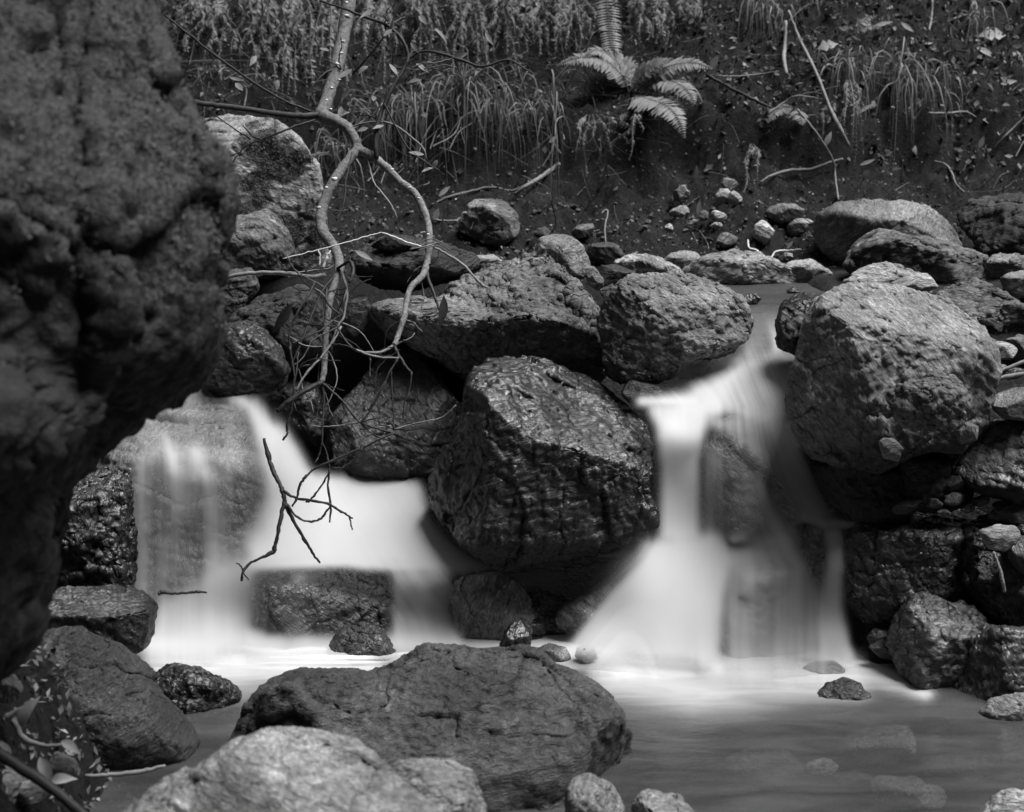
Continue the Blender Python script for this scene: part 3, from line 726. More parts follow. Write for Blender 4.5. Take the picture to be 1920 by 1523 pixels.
RIGHT_PEBBLES = [(1700,948,26,12,.14,'flat wet stone left of the pebbles on the black overhanging boulder'), (1752,944,16,9,.2,'small stone in the middle of the pebbles on the black overhanging boulder'),
    (1790,936,20,11,.24,'round pebble near the foot of the dark rimmed boulder'), (1815,955,14,8,.3,'pale chip of stone beside the round pebble'), (1838,940,16,10,.2,'dull pebble left of the small rough stone'),
    (1770,962,13,7,.26,'tiny pale pebble at the edge of the black overhanging boulder'), (1868,968,18,10,.32,'pale chip above the pale grey stone'), (1898,950,16,10,.28,'small light stone near the right edge'),
    (1790,905,18,14,.12,'wet shining stone in the gap below the dark rimmed boulder'), (1770,880,14,12,.12,'small wet stone above the shining one in the gap'), (1840,690,18,10,.14,'dark chip of rock beside the dead stick'),
    (1870,690,14,9,.3,'pale chip of stone beside the dead sticks'), (1900,700,22,12,.12,'dark stone under the dead sticks'), (1895,575,14,9,.3,'light pebble lying on the sloping slab'), (1860,610,22,11,.15,'dark rock under the end of the sloping slab')]
for k, (u, v, a, b_, tn, lb) in enumerate(RIGHT_PEBBLES):
    rock('rp%d' % k, 'stone', lb, ell(u, v, a, b_, (k * 31) % 40 - 20, 60 + k, irr=.22), 4.98 if 850 < v else (5.1 if v > 650 else 5.3), T=.9, tone=tn, wet=.35 if tn < .2 else .1, nrand=4, cat='stone')
rock('u1', 'rock', 'added filler rock coloured black for the shade deep in the hollow under the largest boulder', [(1530,880),(1600,850),(1690,860),(1720,920),(1690,975),(1600,985),(1545,960)], 5.12, T=.7, tone=.06, wet=.2)  # both hollow rocks are added filler, their near-black tone painting the cavity's shade
rock('u2', 'rock', 'second added filler rock coloured black for the shade, right of the other in the hollow', [(1690,860),(1770,840),(1830,880),(1830,940),(1760,960),(1700,945)], 5.05, T=.7, tone=.07, wet=.2)
# --- stones lying on the bank
rock('k1', 'rock', 'large angular grey stone alone on the dark bank',
     [(858,432),(868,405),(884,380),(904,364),(945,380),(980,414),(972,436),(942,462),(905,458),(875,445)], 6.32, level=6, tone=.27, amp=.8, nrand=3)
BANK_STONES = [
    (1095,432,22,14,.14,'dull triangular stone on the bank above the perched round boulder'),
    (1136,476,40,20,.13,'flat dull stone half buried in the bank behind the perched round boulder'),
    (1018,436,16,9,.12,'dim flat stone half buried between the angular stone and the round boulder'),
    (1278,365,14,17,.17,'small three-cornered stone standing on the bank'),
    (1368,346,15,11,.34,'uppermost of the pale bank stones lying in a cluster'),
    (1358,368,14,13,.40,'brightest stone of the small cluster on the bank'),
    (1378,372,12,12,.24,'darker stone at the right of the small cluster'),
    (1275,398,18,10,.36,'oval pale pebble left of the cluster on the bank'),
    (1347,406,16,10,.30,'rounded stone below the cluster on the bank'),
    (1318,404,9,12,.20,'narrow upright pebble left of the rounded stone'),
    (1344,423,12,7,.42,'small white pebble below the rounded stone'),
    (1300,417,9,5,.38,'flat white chip of stone on the bank'),
    (1255,428,8,8,.36,'tiny round pebble on the bare soil'),
    (1432,435,20,21,.36,'bright angular stone near the back of the upper pool'),
    (1470,400,34,19,.15,'broad dull stone on the slope above the bright angular one'),
    (1498,425,24,14,.20,'dull stone beside the broad smooth boulder'),
    (1478,480,9,6,.36,'white pebble under the roots near the upper pool'),
    (1362,450,22,14,.15,'dim stone in the bank above the long ridged rock'),
]
for k, (u, v, a, b, tn, lb) in enumerate(BANK_STONES):
    p_, d_ = on_bank(u, v + b * .4)
    rock('bs%d' % k, 'stone', lb, ell(u, v, a, b, (k * 37) % 50 - 25, k, irr=.2), d_ - .045, T=.9, level=4, tone=tn * 1.5, nrand=5, cat='stone')

SUB = [(1650,1400,80,30,.3,'large pale stone blurred under the lower pool'), (1540,1440,30,14,.40,'pale pebble blurred under the pool near the bottom'),
       (1430,1440,70,34,.2,'dim stone under the pool right of the foreground boulder'), (1700,1490,70,26,.28,'stone under the pool near the bottom right'),
       (1610,1466,46,16,.06,'black stone under the pool near the bottom'), (1800,1440,70,24,.16,'dark stone under the pool by the right edge')]
for k, (u, v, a, b_, tn, lb) in enumerate(SUB):
    yv = (761.5 - v) / FPX; d_ = (CAM_H + .07) / (math.sin(PITCH) - yv * math.cos(PITCH))
    rock('sub%d' % k, 'submerged_stone', lb, ell(u, v, a, b_, 6 * (k % 5) - 12, k + 40), d_, T=1.1, tone=tn, wet=.2, cat='stone', nrand=3)
# ------------------------------------------------------------------ water
def seg_field(U, V, pts, aspect=1.0):
    """soft brush along a polyline of (u, v, radius, strength): largest value of strength * falloff"""
    best = np.zeros(U.shape)
    for (u0, v0, r0, a0), (u1, v1, r1, a1) in zip(pts[:-1], pts[1:]):
        du, dv = u1 - u0, v1 - v0
        t = np.clip(((U - u0) * du + (V - v0) * dv) / (du * du + dv * dv + 1e-9), 0, 1)
        dist = np.hypot(U - u0 - t * du, (V - v0 - t * dv) * aspect)
        r = r0 + (r1 - r0) * t; a = a0 + (a1 - a0) * t
        best = np.maximum(best, a * np.exp(-(dist / r) ** 2))
    return best

def poly_mask(U, V, pts):
    pts = np.array(pts, float)
    ins = np.zeros(U.shape, bool)
    x0, y0 = pts[-1]
    for x1, y1 in pts:
        c = ((y0 > V) != (y1 > V)) & (U < (x1 - x0) * (V - y0) / (y1 - y0 + 1e-12) + x0)
        ins ^= c; x0, y0 = x1, y1
    return ins.astype(float)

def blur(a, n):
    for _ in range(n):
        p = np.pad(a, 1, mode='edge')
        a = (p[:-2, 1:-1] + p[2:, 1:-1] + p[1:-1, :-2] + p[1:-1, 2:] + 2 * p[1:-1, 1:-1]) / 6
        
    return a

def tps(ctrl):
    c = np.array(ctrl, float); x = c[:, :2] / 300.0; n = len(c)
    def ker(r2): return np.where(r2 > 0, r2 * np.log(r2 + 1e-12), 0)
    K = ker(((x[:, None] - x[None]) ** 2).sum(2)) + np.eye(n) * .02
    Pm = np.concatenate([np.ones((n, 1)), x], 1)
    Am = np.block([[K, Pm], [Pm.T, np.zeros((3, 3))]])
    sol = np.linalg.solve(Am, np.concatenate([c[:, 2], np.zeros(3)]))
    def fn(U, V):
        q = np.stack([U.ravel(), V.ravel()], 1) / 300.0
        k = ker(((q[:, None] - x[None]) ** 2).sum(2))
        return (k @ sol[:n] + sol[n] + q @ sol[n + 1:]).reshape(U.shape)
    return fn

def bvh_of(keys):
    vs_, fs_, k = [], [], 0
    for key in keys:
        r = ROCKS[key]; vs_.append(r['v']); fs_.append(r['f'] + k); k += len(r['v'])
    v = np.concatenate(vs_); f = np.concatenate(fs_)
    return BVHTree.FromPolygons(v.tolist(), f.tolist())

def sheet(name, label, x0, x1, y0, y1, ctrl, paint, flow, veil_keys, step=4, off=.012):
    us = np.arange(x0, x1 + 1, step); vs2 = np.arange(y0, y1 + 1, step)
    U, V = np.meshgrid(us, vs2)
    U = U.astype(float); V = V.astype(float)
    dens = np.clip(paint(U, V), 0, .985)
    D = tps(ctrl)(U, V)
    # the sheet clings to the rocks it runs over
    tree = bvh_of(veil_keys)
    org = Vector(CAM)
    Dp = (CAM_H - .008) / (math.sin(PITCH) - (761.5 - V) / FPX * math.cos(PITCH))     # depth of the pool surface
    kk = .11; D = -kk * np.log(np.exp(-(D - 5) / kk) + np.exp(-(Dp - 5) / kk)) + 5           # the foot of the fall flares out over the pool
    D = np.minimum(D, Dp)
    for i in range(U.shape[0]):
        for j in range(U.shape[1]):
            if dens[i, j] < .01: continue
            q = P(U[i, j], V[i, j], 1.0) - CAM
            nrm = float(np.linalg.norm(q))
            hit = tree.ray_cast(org, Vector(q / nrm))
            if hit[0] is not None:
                dz = hit[3] / nrm - off
                if dz < D[i, j]: D[i, j] = dz
    Dm = D
    for _ in range(9):
        Dm = np.minimum(blur(Dm, 4), D)
    D = np.minimum(blur(Dm, 5), Dm + .004)
    pts = P(U, V, D).reshape(-1, 3)
    fl = flow(U, V).reshape(-1, 3)
    f = grid_faces(*U.shape)
    keep = dens.ravel()[f].max(1) > .004
    f = f[keep]
    used = np.unique(f); remap = np.full(len(pts), -1); remap[used] = np.arange(len(used))
    f = remap[f]
    pts = pts[used]
    base = np.array([pts[:, 0].mean(), pts[:, 1].mean(), pts[:, 2].min()])
    me = make_mesh(name, pts - base, f[:, ::-1].copy(), MAT_FALL, attrs={'dens': dens.ravel()[used], 'flow': fl[used]})
    return tag(link(name, me, base), label, 'waterfall', kind='structure')

# ---- left cascade
def paint_left(U, V):
    a = np.zeros(U.shape)
    def add(x): nonlocal a; a = 1 - (1 - a) * (1 - np.clip(x, 0, 1))
    S = lambda pts, asp=1.0: seg_field(U, V, pts, asp)
    add(S([(395,655,11,.5),(372,685,18,.62),(345,712,22,.7)]))                              # narrow chute
    add(S([(300,726,11,.3),(350,714,11,.6),(420,728,12,.75),(470,762,17,.85),(505,815,26,.9)]))  # over the shoulder
    add(.2 * blur(poly_mask(U, V, [(215,815),(250,755),(300,728),(400,728),(470,775),(500,840),(480,860),(300,850),(235,835)]), 14))
    add(.94 * blur(poly_mask(U, V, [(490,790),(525,800),(575,885),(640,895),(720,893),(785,905),(800,950),(815,985),(850,1020),(905,1058),(905,1068),(860,1075),(760,1062),(560,1058),(470,1058),(455,1000),(500,930)]), 12))
    add(.75 * blur(poly_mask(U, V, [(530,800),(560,840),(590,900),(560,960),(530,900)]), 9))
    add(.34 * blur(poly_mask(U, V, [(245,850),(300,830),(500,850),(510,960),(470,1030),(440,1060),(440,1205),(270,1210),(250,1100)]), 14))   # veil in front of the dome
    add(S([(308,815,11,.45),(322,855,13,.75),(332,930,18,.5),(330,1060,22,.25)]))           # bright strand
    add(S([(372,850,13,.45),(390,900,15,.5),(402,980,18,.45),(410,1080,24,.45)]))
    add(.5 * blur(poly_mask(U, V, [(600,905),(780,915),(800,1000),(850,1045),(600,1045)]), 12))
    add(S([(265,870,10,.2),(262,960,16,.4),(262,1100,20,.4),(268,1190,24,.45)]))
    add(S([(435,1060,40,.5),(420,1140,45,.5),(400,1190,50,.6)]))
    add(.74 * blur(poly_mask(U, V, [(300,1130),(430,1050),(480,1060),(465,1110),(468,1180),(520,1215),(270,1225)]), 16))
    add(.68 * blur(poly_mask(U, V, [(735,1070),(850,1068),(850,1100),(842,1150),(865,1210),(735,1215)]), 10))
    add(S([(795,1100,12,.35),(788,1150,16,.35),(790,1190,20,.3)]))
    add(S([(470,1060,16,.7),(560,1056,13,.85),(650,1053,13,.85),(740,1062,16,.8),(850,1060,20,.7),(905,1062,12,.5)], 1.2))
    add(.16 * blur(poly_mask(U, V, [(470,1080),(600,1075),(620,1200),(480,1200)]), 16))       # over the square block
    add(S([(560,1085,14,.25),(555,1150,16,.3),(575,1200,16,.3)]))
    a *= 1 - .45 * S([(350,990,20,1),(352,1090,22,.9)])
    a *= 1 - .5 * S([(470,900,30,.9),(470,980,34,1),(430,1040,20,.6)])
    a *= 1 - .5 * blur(poly_mask(U, V, [(630,1100),(735,1085),(740,1205),(640,1205)]), 8)
    a *= 1 - .7 * blur(poly_mask(U, V, [(490,1090),(715,1085),(722,1195),(500,1195)]), 8)
    add(.8 * sstep(1165, 1215, V) * sstep(240, 275, U) * sstep(880, 850, U) * (1 - .8 * blur(poly_mask(U, V, [(490,1078),(725,1072),(725,1190),(500,1190)]), 6)))
    a *= sstep(1275, 1212, V + 9 * np.sin(U / 57.0) + 6 * np.sin(U / 23.0 + 1))
    return a

def flow_left(U, V):
    # strands fall straight at the left and sweep outwards at the right
    s = (U - 430) / (1 + np.clip((V - 830) / 1100, -.1, .5) * sstep(420, 560, U))
    s = s - .35 * np.clip(V - 760, 0, 400) * sstep(460, 640, U)
    return np.stack([s / 30.0, V / 500.0, 0 * U], -1)

LEFT_CTRL = [(395,640,5.66),(345,710,5.55),(300,728,5.46),(420,730,5.5),(470,765,5.36),(505,815,5.24),(250,760,5.4),(220,830,5.3),
             (300,850,5.14),(400,850,5.14),(480,850,5.16),(250,1000,5.18),(400,1000,5.18),(260,1205,5.2),(400,1205,5.2),
             (560,890,5.30),(640,897,5.52),(720,897,5.54),(790,905,5.5),(560,980,5.28),(680,980,5.34),(790,980,5.32),(860,1030,5.22),
             (480,1060,5.16),(560,1055,5.2),(640,1053,5.2),(740,1060,5.18),(850,1062,5.15),(905,1065,5.15),
             (470,1200,5.22),(600,1200,5.24),(800,1190,5.26),(790,1110,5.17),(860,1200,5.26),(950,1100,5.2),(200,1205,5.22)]
sheet('waterfall', 'silky left cascade spreading over a dome and a lower ledge', 212, 930, 636, 1244, LEFT_CTRL, paint_left, flow_left, ['v42', 'b33'])

# ---- right cascade
def paint_right(U, V):
    a = np.zeros(U.shape)
    def add(x): nonlocal a; a = 1 - (1 - a) * (1 - np.clip(x, 0, 1))
    S = lambda pts, asp=1.0: seg_field(U, V, pts, asp)
    add(S([(1440,570,14,.02),(1442,610,26,.05),(1425,638,26,.14),(1395,664,26,.36),(1355,695,28,.72),(1310,735,26,.8)]))
    add(S([(1452,610,12,.25),(1456,650,10,.55),(1452,672,12,.4)]))
    add(S([(1480,672,14,.45),(1440,678,18,.5),(1400,690,18,.55)]))
    add(.72 * blur(poly_mask(U, V, [(1345,700),(1400,684),(1520,685),(1500,720),(1495,790),(1440,790),(1380,775),(1330,775),(1310,750)]), 9))
    add(S([(1370,705,16,.6),(1345,745,24,.75),(1325,770,26,.6)]))
    add(S([(1205,752,12,.75),(1245,752,17,.95),(1300,752,22,.95)], 1.2))
    add(.9 * blur(poly_mask(U, V, [(1215,762),(1330,752),(1325,800),(1312,860),(1310,1010),(1240,1010),(1242,880),(1232,800)]), 8))
    add(S([(1262,800,22,.8),(1272,900,26,.8),(1275,1000,30,.8)]))
    add(.52 * blur(poly_mask(U, V, [(1330,790),(1400,775),(1490,790),(1500,850),(1540,960),(1500,980),(1450,900),(1400,840)]), 10))
    add(S([(1440,785,22,.5),(1480,830,22,.5),(1510,900,22,.55),(1540,965,22,.65)]))
    add(.42 * blur(poly_mask(U, V, [(1320,830),(1350,850),(1420,890),(1470,960),(1500,1000),(1490,1030),(1320,1020)]), 10))
    add(S([(1425,890,10,.25),(1445,950,14,.4),(1470,1010,18,.5)]))
    a *= 1 - .55 * S([(1372,890,24,.8),(1385,980,26,1)])
    add(.92 * blur(poly_mask(U, V, [(1215,1015),(1330,1000),(1470,1008),(1480,1022),(1410,1028),(1375,1050),(1358,1120),(1350,1240),(1060,1225),(1130,1130),(1190,1060)]), 14) * (.85 + .15 * sstep(1150, 1260, U)))
    add(S([(1150,1165,46,.5),(1215,1100,52,.6),(1280,1060,48,.6),(1300,1150,60,.5)]))
    add(.56 * blur(poly_mask(U, V, [(1365,1025),(1500,1030),(1545,1120),(1545,1235),(1360,1240)]), 12))
    add(S([(1310,1120,18,.4),(1318,1180,16,.55),(1320,1235,18,.4)]))
    add(S([(1490,1000,18,.4),(1490,1030,18,.3),(1505,1065,16,.25)]))
    # narrow spout
    add(S([(1510,972,14,.55),(1545,982,14,.85),(1590,984,12,.8),(1612,982,8,.5)], 1.4))
    add(.88 * blur(poly_mask(U, V, [(1545,990),(1580,995),(1578,1040),(1572,1130),(1590,1200),(1605,1240),(1540,1240),(1540,1130),(1553,1050)]), 6))
    add(S([(1565,1005,14,.8),(1560,1080,16,.8),(1558,1180,22,.8)]))
    a *= 1 - .5 * S([(1524,1020,12,.9),(1526,1070,12,.8)])
    a *= 1 - .25 * S([(1085,1160,26,.9),(1110,1125,18,.6)])
    add(S([(1370,1035,24,.6),(1420,1040,24,.6),(1470,1030,22,.5)]))
    add(.35 * sstep(1130, 1235, V) * sstep(1085, 1130, U) * sstep(1200, 1150, U))
    add(.4 * sstep(1205, 1250, V) * sstep(1090, 1150, U) * sstep(1640, 1600, U))
    a *= sstep(1305, 1240, V + 9 * np.sin(U / 61.0) + 6 * np.sin(U / 26.0 + 2))
    return a

def flow_right(U, V):
    s = (U - 1280) + .55 * np.clip(1000 - V, -60, 260) * sstep(1330, 1500, U) + .9 * np.clip(760 - V, 0, 300)
    s = s + .9 * np.clip(V - 1020, 0, 240) * sstep(1290, 1150, U)
    return np.stack([s / 32.0, V / 500.0, 0 * U], -1)

RIGHT_CTRL = [(1440,555,5.58),(1430,620,5.45),(1390,660,5.38),(1340,700,5.32),(1290,740,5.24),(1220,752,5.16),(1480,670,5.34),(1520,690,5.3),
              (1400,690,5.28),(1450,730,5.2),(1500,780,5.2),(1250,780,5.10),(1330,780,5.14),(1270,900,5.15),(1270,1010,5.17),(1210,900,5.1),(1250,1120,5.08),(1330,1130,5.08),
              (1400,850,5.15),(1480,850,5.16),(1535,965,5.12),(1380,960,5.16),(1450,1000,5.12),(1320,1020,5.18),(1400,1040,5.18),
              (1200,1050,5.08),(1130,1130,5.08),(1070,1210,5.1),(1200,1220,5.06),(1300,1240,5.02),(1450,1240,5.02),(1500,1100,5.06),
              (1510,975,5.1),(1590,985,5.06),(1620,982,5.06),(1560,1050,5.02),(1560,1235,5.06),(1620,1240,5.05),(1050,1250,5.1)]
sheet('waterfall', 'silky right cascade pouring over slabs with a narrow spout beside it', 1040, 1640, 545, 1290, RIGHT_CTRL, paint_right, flow_right,
      ['v38', 'v39', 'v40', 'v41', 'v44'])

# ---- pools
def pool(name, label, z, xs, ys, paint, murk, mat=MAT_POOL, lip=None):
    Xp, Yp = np.meshgrid(xs, ys)
    pts = np.stack([Xp.ravel(), Yp.ravel(), np.full(Xp.size, z)], 1)
    if lip is not None: pts[:, 2] -= lip[1] * np.maximum(0, lip[0] - pts[:, 1]) ** 1.7      # slides over the lip into the chute
    u, v, d = project(pts)
    dens = np.clip(paint(u, v), 0, .97)
    me = make_mesh(name, pts, grid_faces(*Xp.shape), mat, attrs={'dens': dens, 'murk': murk(u, v)})
    return tag(link(name, me), label, 'water', kind='structure')

def paint_lower(u, v):
    a = np.zeros(u.shape)
    def add(x): nonlocal a; a = 1 - (1 - a) * (1 - np.clip(x, 0, 1))
    S = lambda pts, asp=1.0: seg_field(u, v, pts, asp)
    add(S([(250,1212,22,.9),(340,1218,38,1),(460,1220,36,1),(560,1222,30,.95),(640,1218,26,.9)], 1.0))
    add(S([(300,1258,30,.35),(440,1262,36,.42),(560,1252,34,.4),(700,1248,28,.5)]))
    add(S([(720,1200,24,.9),(800,1200,24,1),(900,1205,22,.85),(1000,1205,18,.7)]))
    add(S([(1020,1200,22,.75),(1120,1224,24,.92),(1230,1242,27,.92),(1340,1248,28,.9),(1430,1248,28,.92),(1530,1246,26,.92),(1620,1250,26,.92),(1690,1275,20,.8),(1735,1298,14,.6)]))
    add(S([(1150,1275,36,.4),(1300,1295,42,.45),(1420,1290,38,.4),(1520,1282,32,.45),(1600,1278,30,.5)]))
    add(S([(960,1222,22,.5),(1060,1230,24,.6)]))
    return a

def murk_lower(u, v):
    return np.clip(.58 + .25 * sstep(1420, 1280, v) + .10 * np.sin(u / 70.0) * sstep(1350, 1450, v), 0, 1)

pool('lower_pool', 'smooth lower pool, foaming white under the falls and dark grey nearer', 0.0,
     np.linspace(-3.0, 3.0, 330), np.concatenate([np.linspace(-.5, 3.4, 30), np.linspace(3.45, 5.45, 200)]), paint_lower, murk_lower)

def paint_upper(u, v):
    return .08 * sstep(560, 640, v) * np.ones(u.shape)
pool('upper_pool', 'thin strip of calm dark water behind the chute', 1.03,
     np.linspace(.56, 1.36, 60), np.linspace(5.26, 6.2, 80), paint_upper, lambda u, v: np.full(u.shape, .45), lip=(5.66, 2.2), mat=MAT_STREAM)
# ------------------------------------------------------------------ branches, ferns, grass, litter
rng = np.random.RandomState(23)

def crom(p, n):
    p = np.asarray(p, float)
    if len(p) < 3:
        t = np.linspace(0, 1, n * max(1, len(p) - 1) + 1)[:, None]
        return p[0] * (1 - t) + p[-1] * t
    q = np.concatenate([[2 * p[0] - p[1]], p, [2 * p[-1] - p[-2]]])
    out = []
    for i in range(1, len(q) - 2):
        t = np.linspace(0, 1, n, endpoint=False)[:, None]
        a, b, c, d = q[i - 1], q[i], q[i + 1], q[i + 2]
        out.append(.5 * ((2 * b) + (-a + c) * t + (2 * a - 5 * b + 4 * c - d) * t ** 2 + (-a + 3 * b - 3 * c + d) * t ** 3))
    return np.concatenate(out + [p[-1:]])

def tube_vf(pts, rad, sides=7, knots=0.0, seed=0):
    pts = np.asarray(pts, float); n = len(pts)
    tg = np.gradient(pts, axis=0); tg /= np.linalg.norm(tg, axis=1)[:, None] + 1e-12
    ref = np.array([.31, -.82, .48])
    a = np.cross(tg, ref); a /= np.linalg.norm(a, axis=1)[:, None] + 1e-12
    b = np.cross(tg, a)
    th = np.linspace(0, 2 * math.pi, sides, endpoint=False)
    r = np.asarray(rad, float)[:, None] * np.ones((n, sides))
    if knots:
        rs = np.random.RandomState(seed)
        r = r * (1 + knots * rs.uniform(-1, 1, (n, 1)) + .4 * knots * rs.uniform(-1, 1, (n, sides)))
    v = pts[:, None] + r[..., None] * (np.cos(th)[None, :, None] * a[:, None] + np.sin(th)[None, :, None] * b[:, None])
    v = np.concatenate([v.reshape(-1, 3), pts[:1], pts[-1:]])
    i = np.arange(n * sides).reshape(n, sides); j = np.roll(i, -1, 1)
    f = np.stack([i[:-1].ravel(), j[:-1].ravel(), j[1:].ravel(), i[1:].ravel()], 1)
    c0, c1 = n * sides, n * sides + 1
    caps = [(j[0, k], i[0, k], c0) for k in range(sides)] + [(i[-1, k], j[-1, k], c1) for k in range(sides)]
    return v, [tuple(map(int, q)) for q in f] + [tuple(map(int, q)) for q in caps]

def stick_pts(spec, sub=6, wob=.0, seed=0):
    """spec: list of (u, v, depth, radius in photograph pixels)"""
    s = np.array(spec, float)
    p = P(s[:, 0], s[:, 1], s[:, 2]); r = s[:, 3] * s[:, 2] / FPX * np.where(s[:, 3] > 6, .8, .92)
    q = crom(np.concatenate([p, r[:, None]], 1), sub)
    if wob:
        rs = np.random.RandomState(seed)
        q[1:-1, :3] += rs.normal(size=(len(q) - 2, 3)) * wob
    return q[:, :3], np.maximum(q[:, 3], .0006)

def stick(name, spec, mat, parent=None, sub=6, wob=.0007, sides=7, knots=.1, seed=1):
    p, r = stick_pts(spec, sub, wob, seed)
    v, f = tube_vf(p, r, sides, knots, seed)
    base = np.zeros(3) if parent is not None else np.array([p[:, 0].mean(), p[:, 1].mean(), p[:, 2].min()])
    if parent is not None: base = np.array(parent.location)
    me = make_mesh(name, v - base, f, mat)
    return link(name, me, (0, 0, 0) if parent is not None else base, parent)

def empty(name, loc, label, cat, group=None):
    e = bpy.data.objects.new(name, None); e.empty_display_size = .05
    e.location = [float(c) for c in loc]; COL.objects.link(e)
    return tag(e, label, cat, group)

def leaf_vf(base, direction, normal, ln, wd, fold=.25, curl=.2, n=4, lobes=0):
    d = direction / (np.linalg.norm(direction) + 1e-9); s = np.cross(d, normal); s /= np.linalg.norm(s) + 1e-9
    nn = np.cross(s, d)
    t = np.linspace(0, 1, n + 1)
    w = wd * np.sin(np.pi * np.clip(t, .02, .985) ** .85)
    if lobes: w = w * (1 + .45 * np.cos(t * lobes * 2 * math.pi))
    mid = base + np.outer(t * ln, d) - np.outer(curl * ln * t ** 2, nn)
    l = mid + np.outer(w, s) + np.outer(w * fold, nn); r = mid - np.outer(w, s) + np.outer(w * fold, nn)
    v = np.concatenate([mid, l, r]); m = n + 1
    f = []
    for k in range(n):
        f += [(k, k + 1, m + k + 1, m + k), (k + 1, k, 2 * m + k, 2 * m + k + 1)]
    return v, f

def frond_vf(path, normal, wid, pairs, ang=75, lw=.22, droop=.15, curl=.25, taper=.75, jit=.1, stem=.0016, seed=0):
    """a frond: thin midrib with paired leaflets that shorten to the tip"""
    rs = np.random.RandomState(seed)
    c = crom(path, 10)
    L = np.concatenate([[0], np.cumsum(np.linalg.norm(np.diff(c, axis=0), axis=1))]); L /= L[-1]
    V, F = tube_vf(c[::2], np.linspace(stem, stem * .4, len(c[::2])), 4)
    V = list(V); F = list(F)
    tl = np.linspace(.08, .995, pairs)
    cp = np.stack([np.interp(tl, L, c[:, k]) for k in range(3)], 1)
    tg = np.gradient(cp, axis=0); tg /= np.linalg.norm(tg, axis=1)[:, None]
    for k in range(pairs):
        t = tl[k]
        w = wid * (np.clip(t / .18, .35, 1) if t < .18 else (1 - ((t - .18) / .82) ** 1.6 * taper * 1.25)) 
        if w < wid * .06: w = wid * .06
        side = np.cross(tg[k], normal); side /= np.linalg.norm(side) + 1e-9
        nn = np.cross(side, tg[k])
        for sg in (-1, 1):
            a = math.radians(ang + rs.uniform(-1, 1) * 60 * jit)
            d = math.cos(a) * tg[k] + sg * math.sin(a) * side - droop * nn * rs.uniform(.4, 1.6) + rs.normal(size=3) * jit
            ll = w * (1 + rs.uniform(-1, 1) * jit)
            v, f = leaf_vf(cp[k], d, nn + rs.normal(size=3) * jit * 1.5, ll, max(ll * lw, .0016), .15, curl * rs.uniform(.3, 1.7), 2)
            b = len(V); V += list(v); F += [tuple(x + b for x in q) for q in f]
    return np.array(V), F

def blades_vf(root, n, ln, spread, wid, out, seed, fall=1.0):
    """grass: ribbons that leave the root upwards and outwards and hang over"""
    rs = np.random.RandomState(seed)
    V, F = [], []
    for k in range(n):
        az = rs.normal() * spread
        d = np.array([math.sin(az), -math.cos(az) * out, 0]); d[:2] /= np.linalg.norm(d[:2])
        l = ln * rs.uniform(.3, 1.2); w = wid * rs.uniform(.6, 1.3)
        st = root + np.array([rs.normal() * .035, rs.normal() * .015, rs.normal() * .028])
        t = np.linspace(0, 1, 9)[:, None]
        rise = rs.uniform(.1, .9); g = fall * rs.uniform(.45, 1.3)
        c = st + d * l * (.95 * t - .45 * t ** 2) * rs.uniform(.2, 1.3) + np.array([0, 0, 1]) * l * (rise * t * (1 - t) * 1.6 - g * .85 * t ** 2)
        c = c + np.cumsum(rs.normal(size=(9, 3)) * .0045, axis=0)
        sd = np.cross(np.gradient(c, axis=0), np.array([rs.normal() * .5, -1, .4 + rs.normal() * .5])); sd /= np.linalg.norm(sd, axis=1)[:, None] + 1e-9
        ww = w * (1 - t ** 2.2) + .0004
        b = len(V); V += list(c + sd * ww) + list(c - sd * ww)
        F += [(b + i, b + i + 1, b + 9 + i + 1, b + 9 + i) for i in range(8)]
    return np.array(V), F

def obj_at(name, v, f, mat, parent=None, smooth=True, tint=None):
    base = np.array(parent.location) if parent is not None else np.array([v[:, 0].mean(), v[:, 1].mean(), v[:, 2].min()])
    at = {'tint': tint} if tint is not None else None
    return link(name, make_mesh(name, v - base, f, mat, smooth, at), (0, 0, 0) if parent is not None else base, parent)

# ---- the leaning sapling and its hanging limbs
root = P(655, -40, 5.75)
sap = empty('sapling', root, 'leaning bare sapling with pale-spotted bark forking in front of the rocks', 'sapling')
trunk = stick('trunk', [(662,-60,5.8,17),(655,0,5.75,17),(645,60,5.72,16),(630,130,5.66,16),(612,190,5.6,16),(604,216,5.56,17),(628,226,5.52,14),(652,240,5.48,12),(666,262,5.45,11),(672,282,5.42,12)], MAT_BARK, sap, sides=10, seed=2)
bl = stick('branch', [(672,280,5.42,12),(655,298,5.40,12),(632,330,5.36,12),(612,368,5.33,12),(601,405,5.3,13),(606,436,5.27,13),(625,462,5.24,13),(636,490,5.2,12),(634,515,5.16,11),(622,550,5.12,9),(613,600,5.08,8),(610,650,5.05,7.5),(607,695,5.02,7),(603,718,5.0,7)], MAT_BARK, sap, sides=10, seed=3)
br = stick('branch', [(672,280,5.42,10),(695,291,5.4,9.5),(722,312,5.38,9.5),(750,340,5.35,9),(778,364,5.32,9),(795,395,5.29,9),(804,430,5.26,8.5),(804,470,5.22,8),(799,500,5.19,8),(790,520,5.16,8),(770,540,5.13,7),(762,568,5.1,6.5),(756,600,5.07,6),(746,630,5.05,5.5),(739,648,5.03,5.5)], MAT_BARK, sap, sides=10, seed=4)
stick('branch', [(602,216,5.56,8),(560,217,5.5,7.5),(510,212,5.4,7),(450,203,5.3,6.5),(395,196,5.2,6),(340,190,5.1,5.5)], MAT_DARKTWIG, sap, seed=5)
stick('branch', [(604,718,5.0,7),(585,726,4.98,7),(562,739,4.96,6.5),(540,755,4.95,6),(520,772,4.95,5)], MAT_DARKTWIG, sap, seed=6)
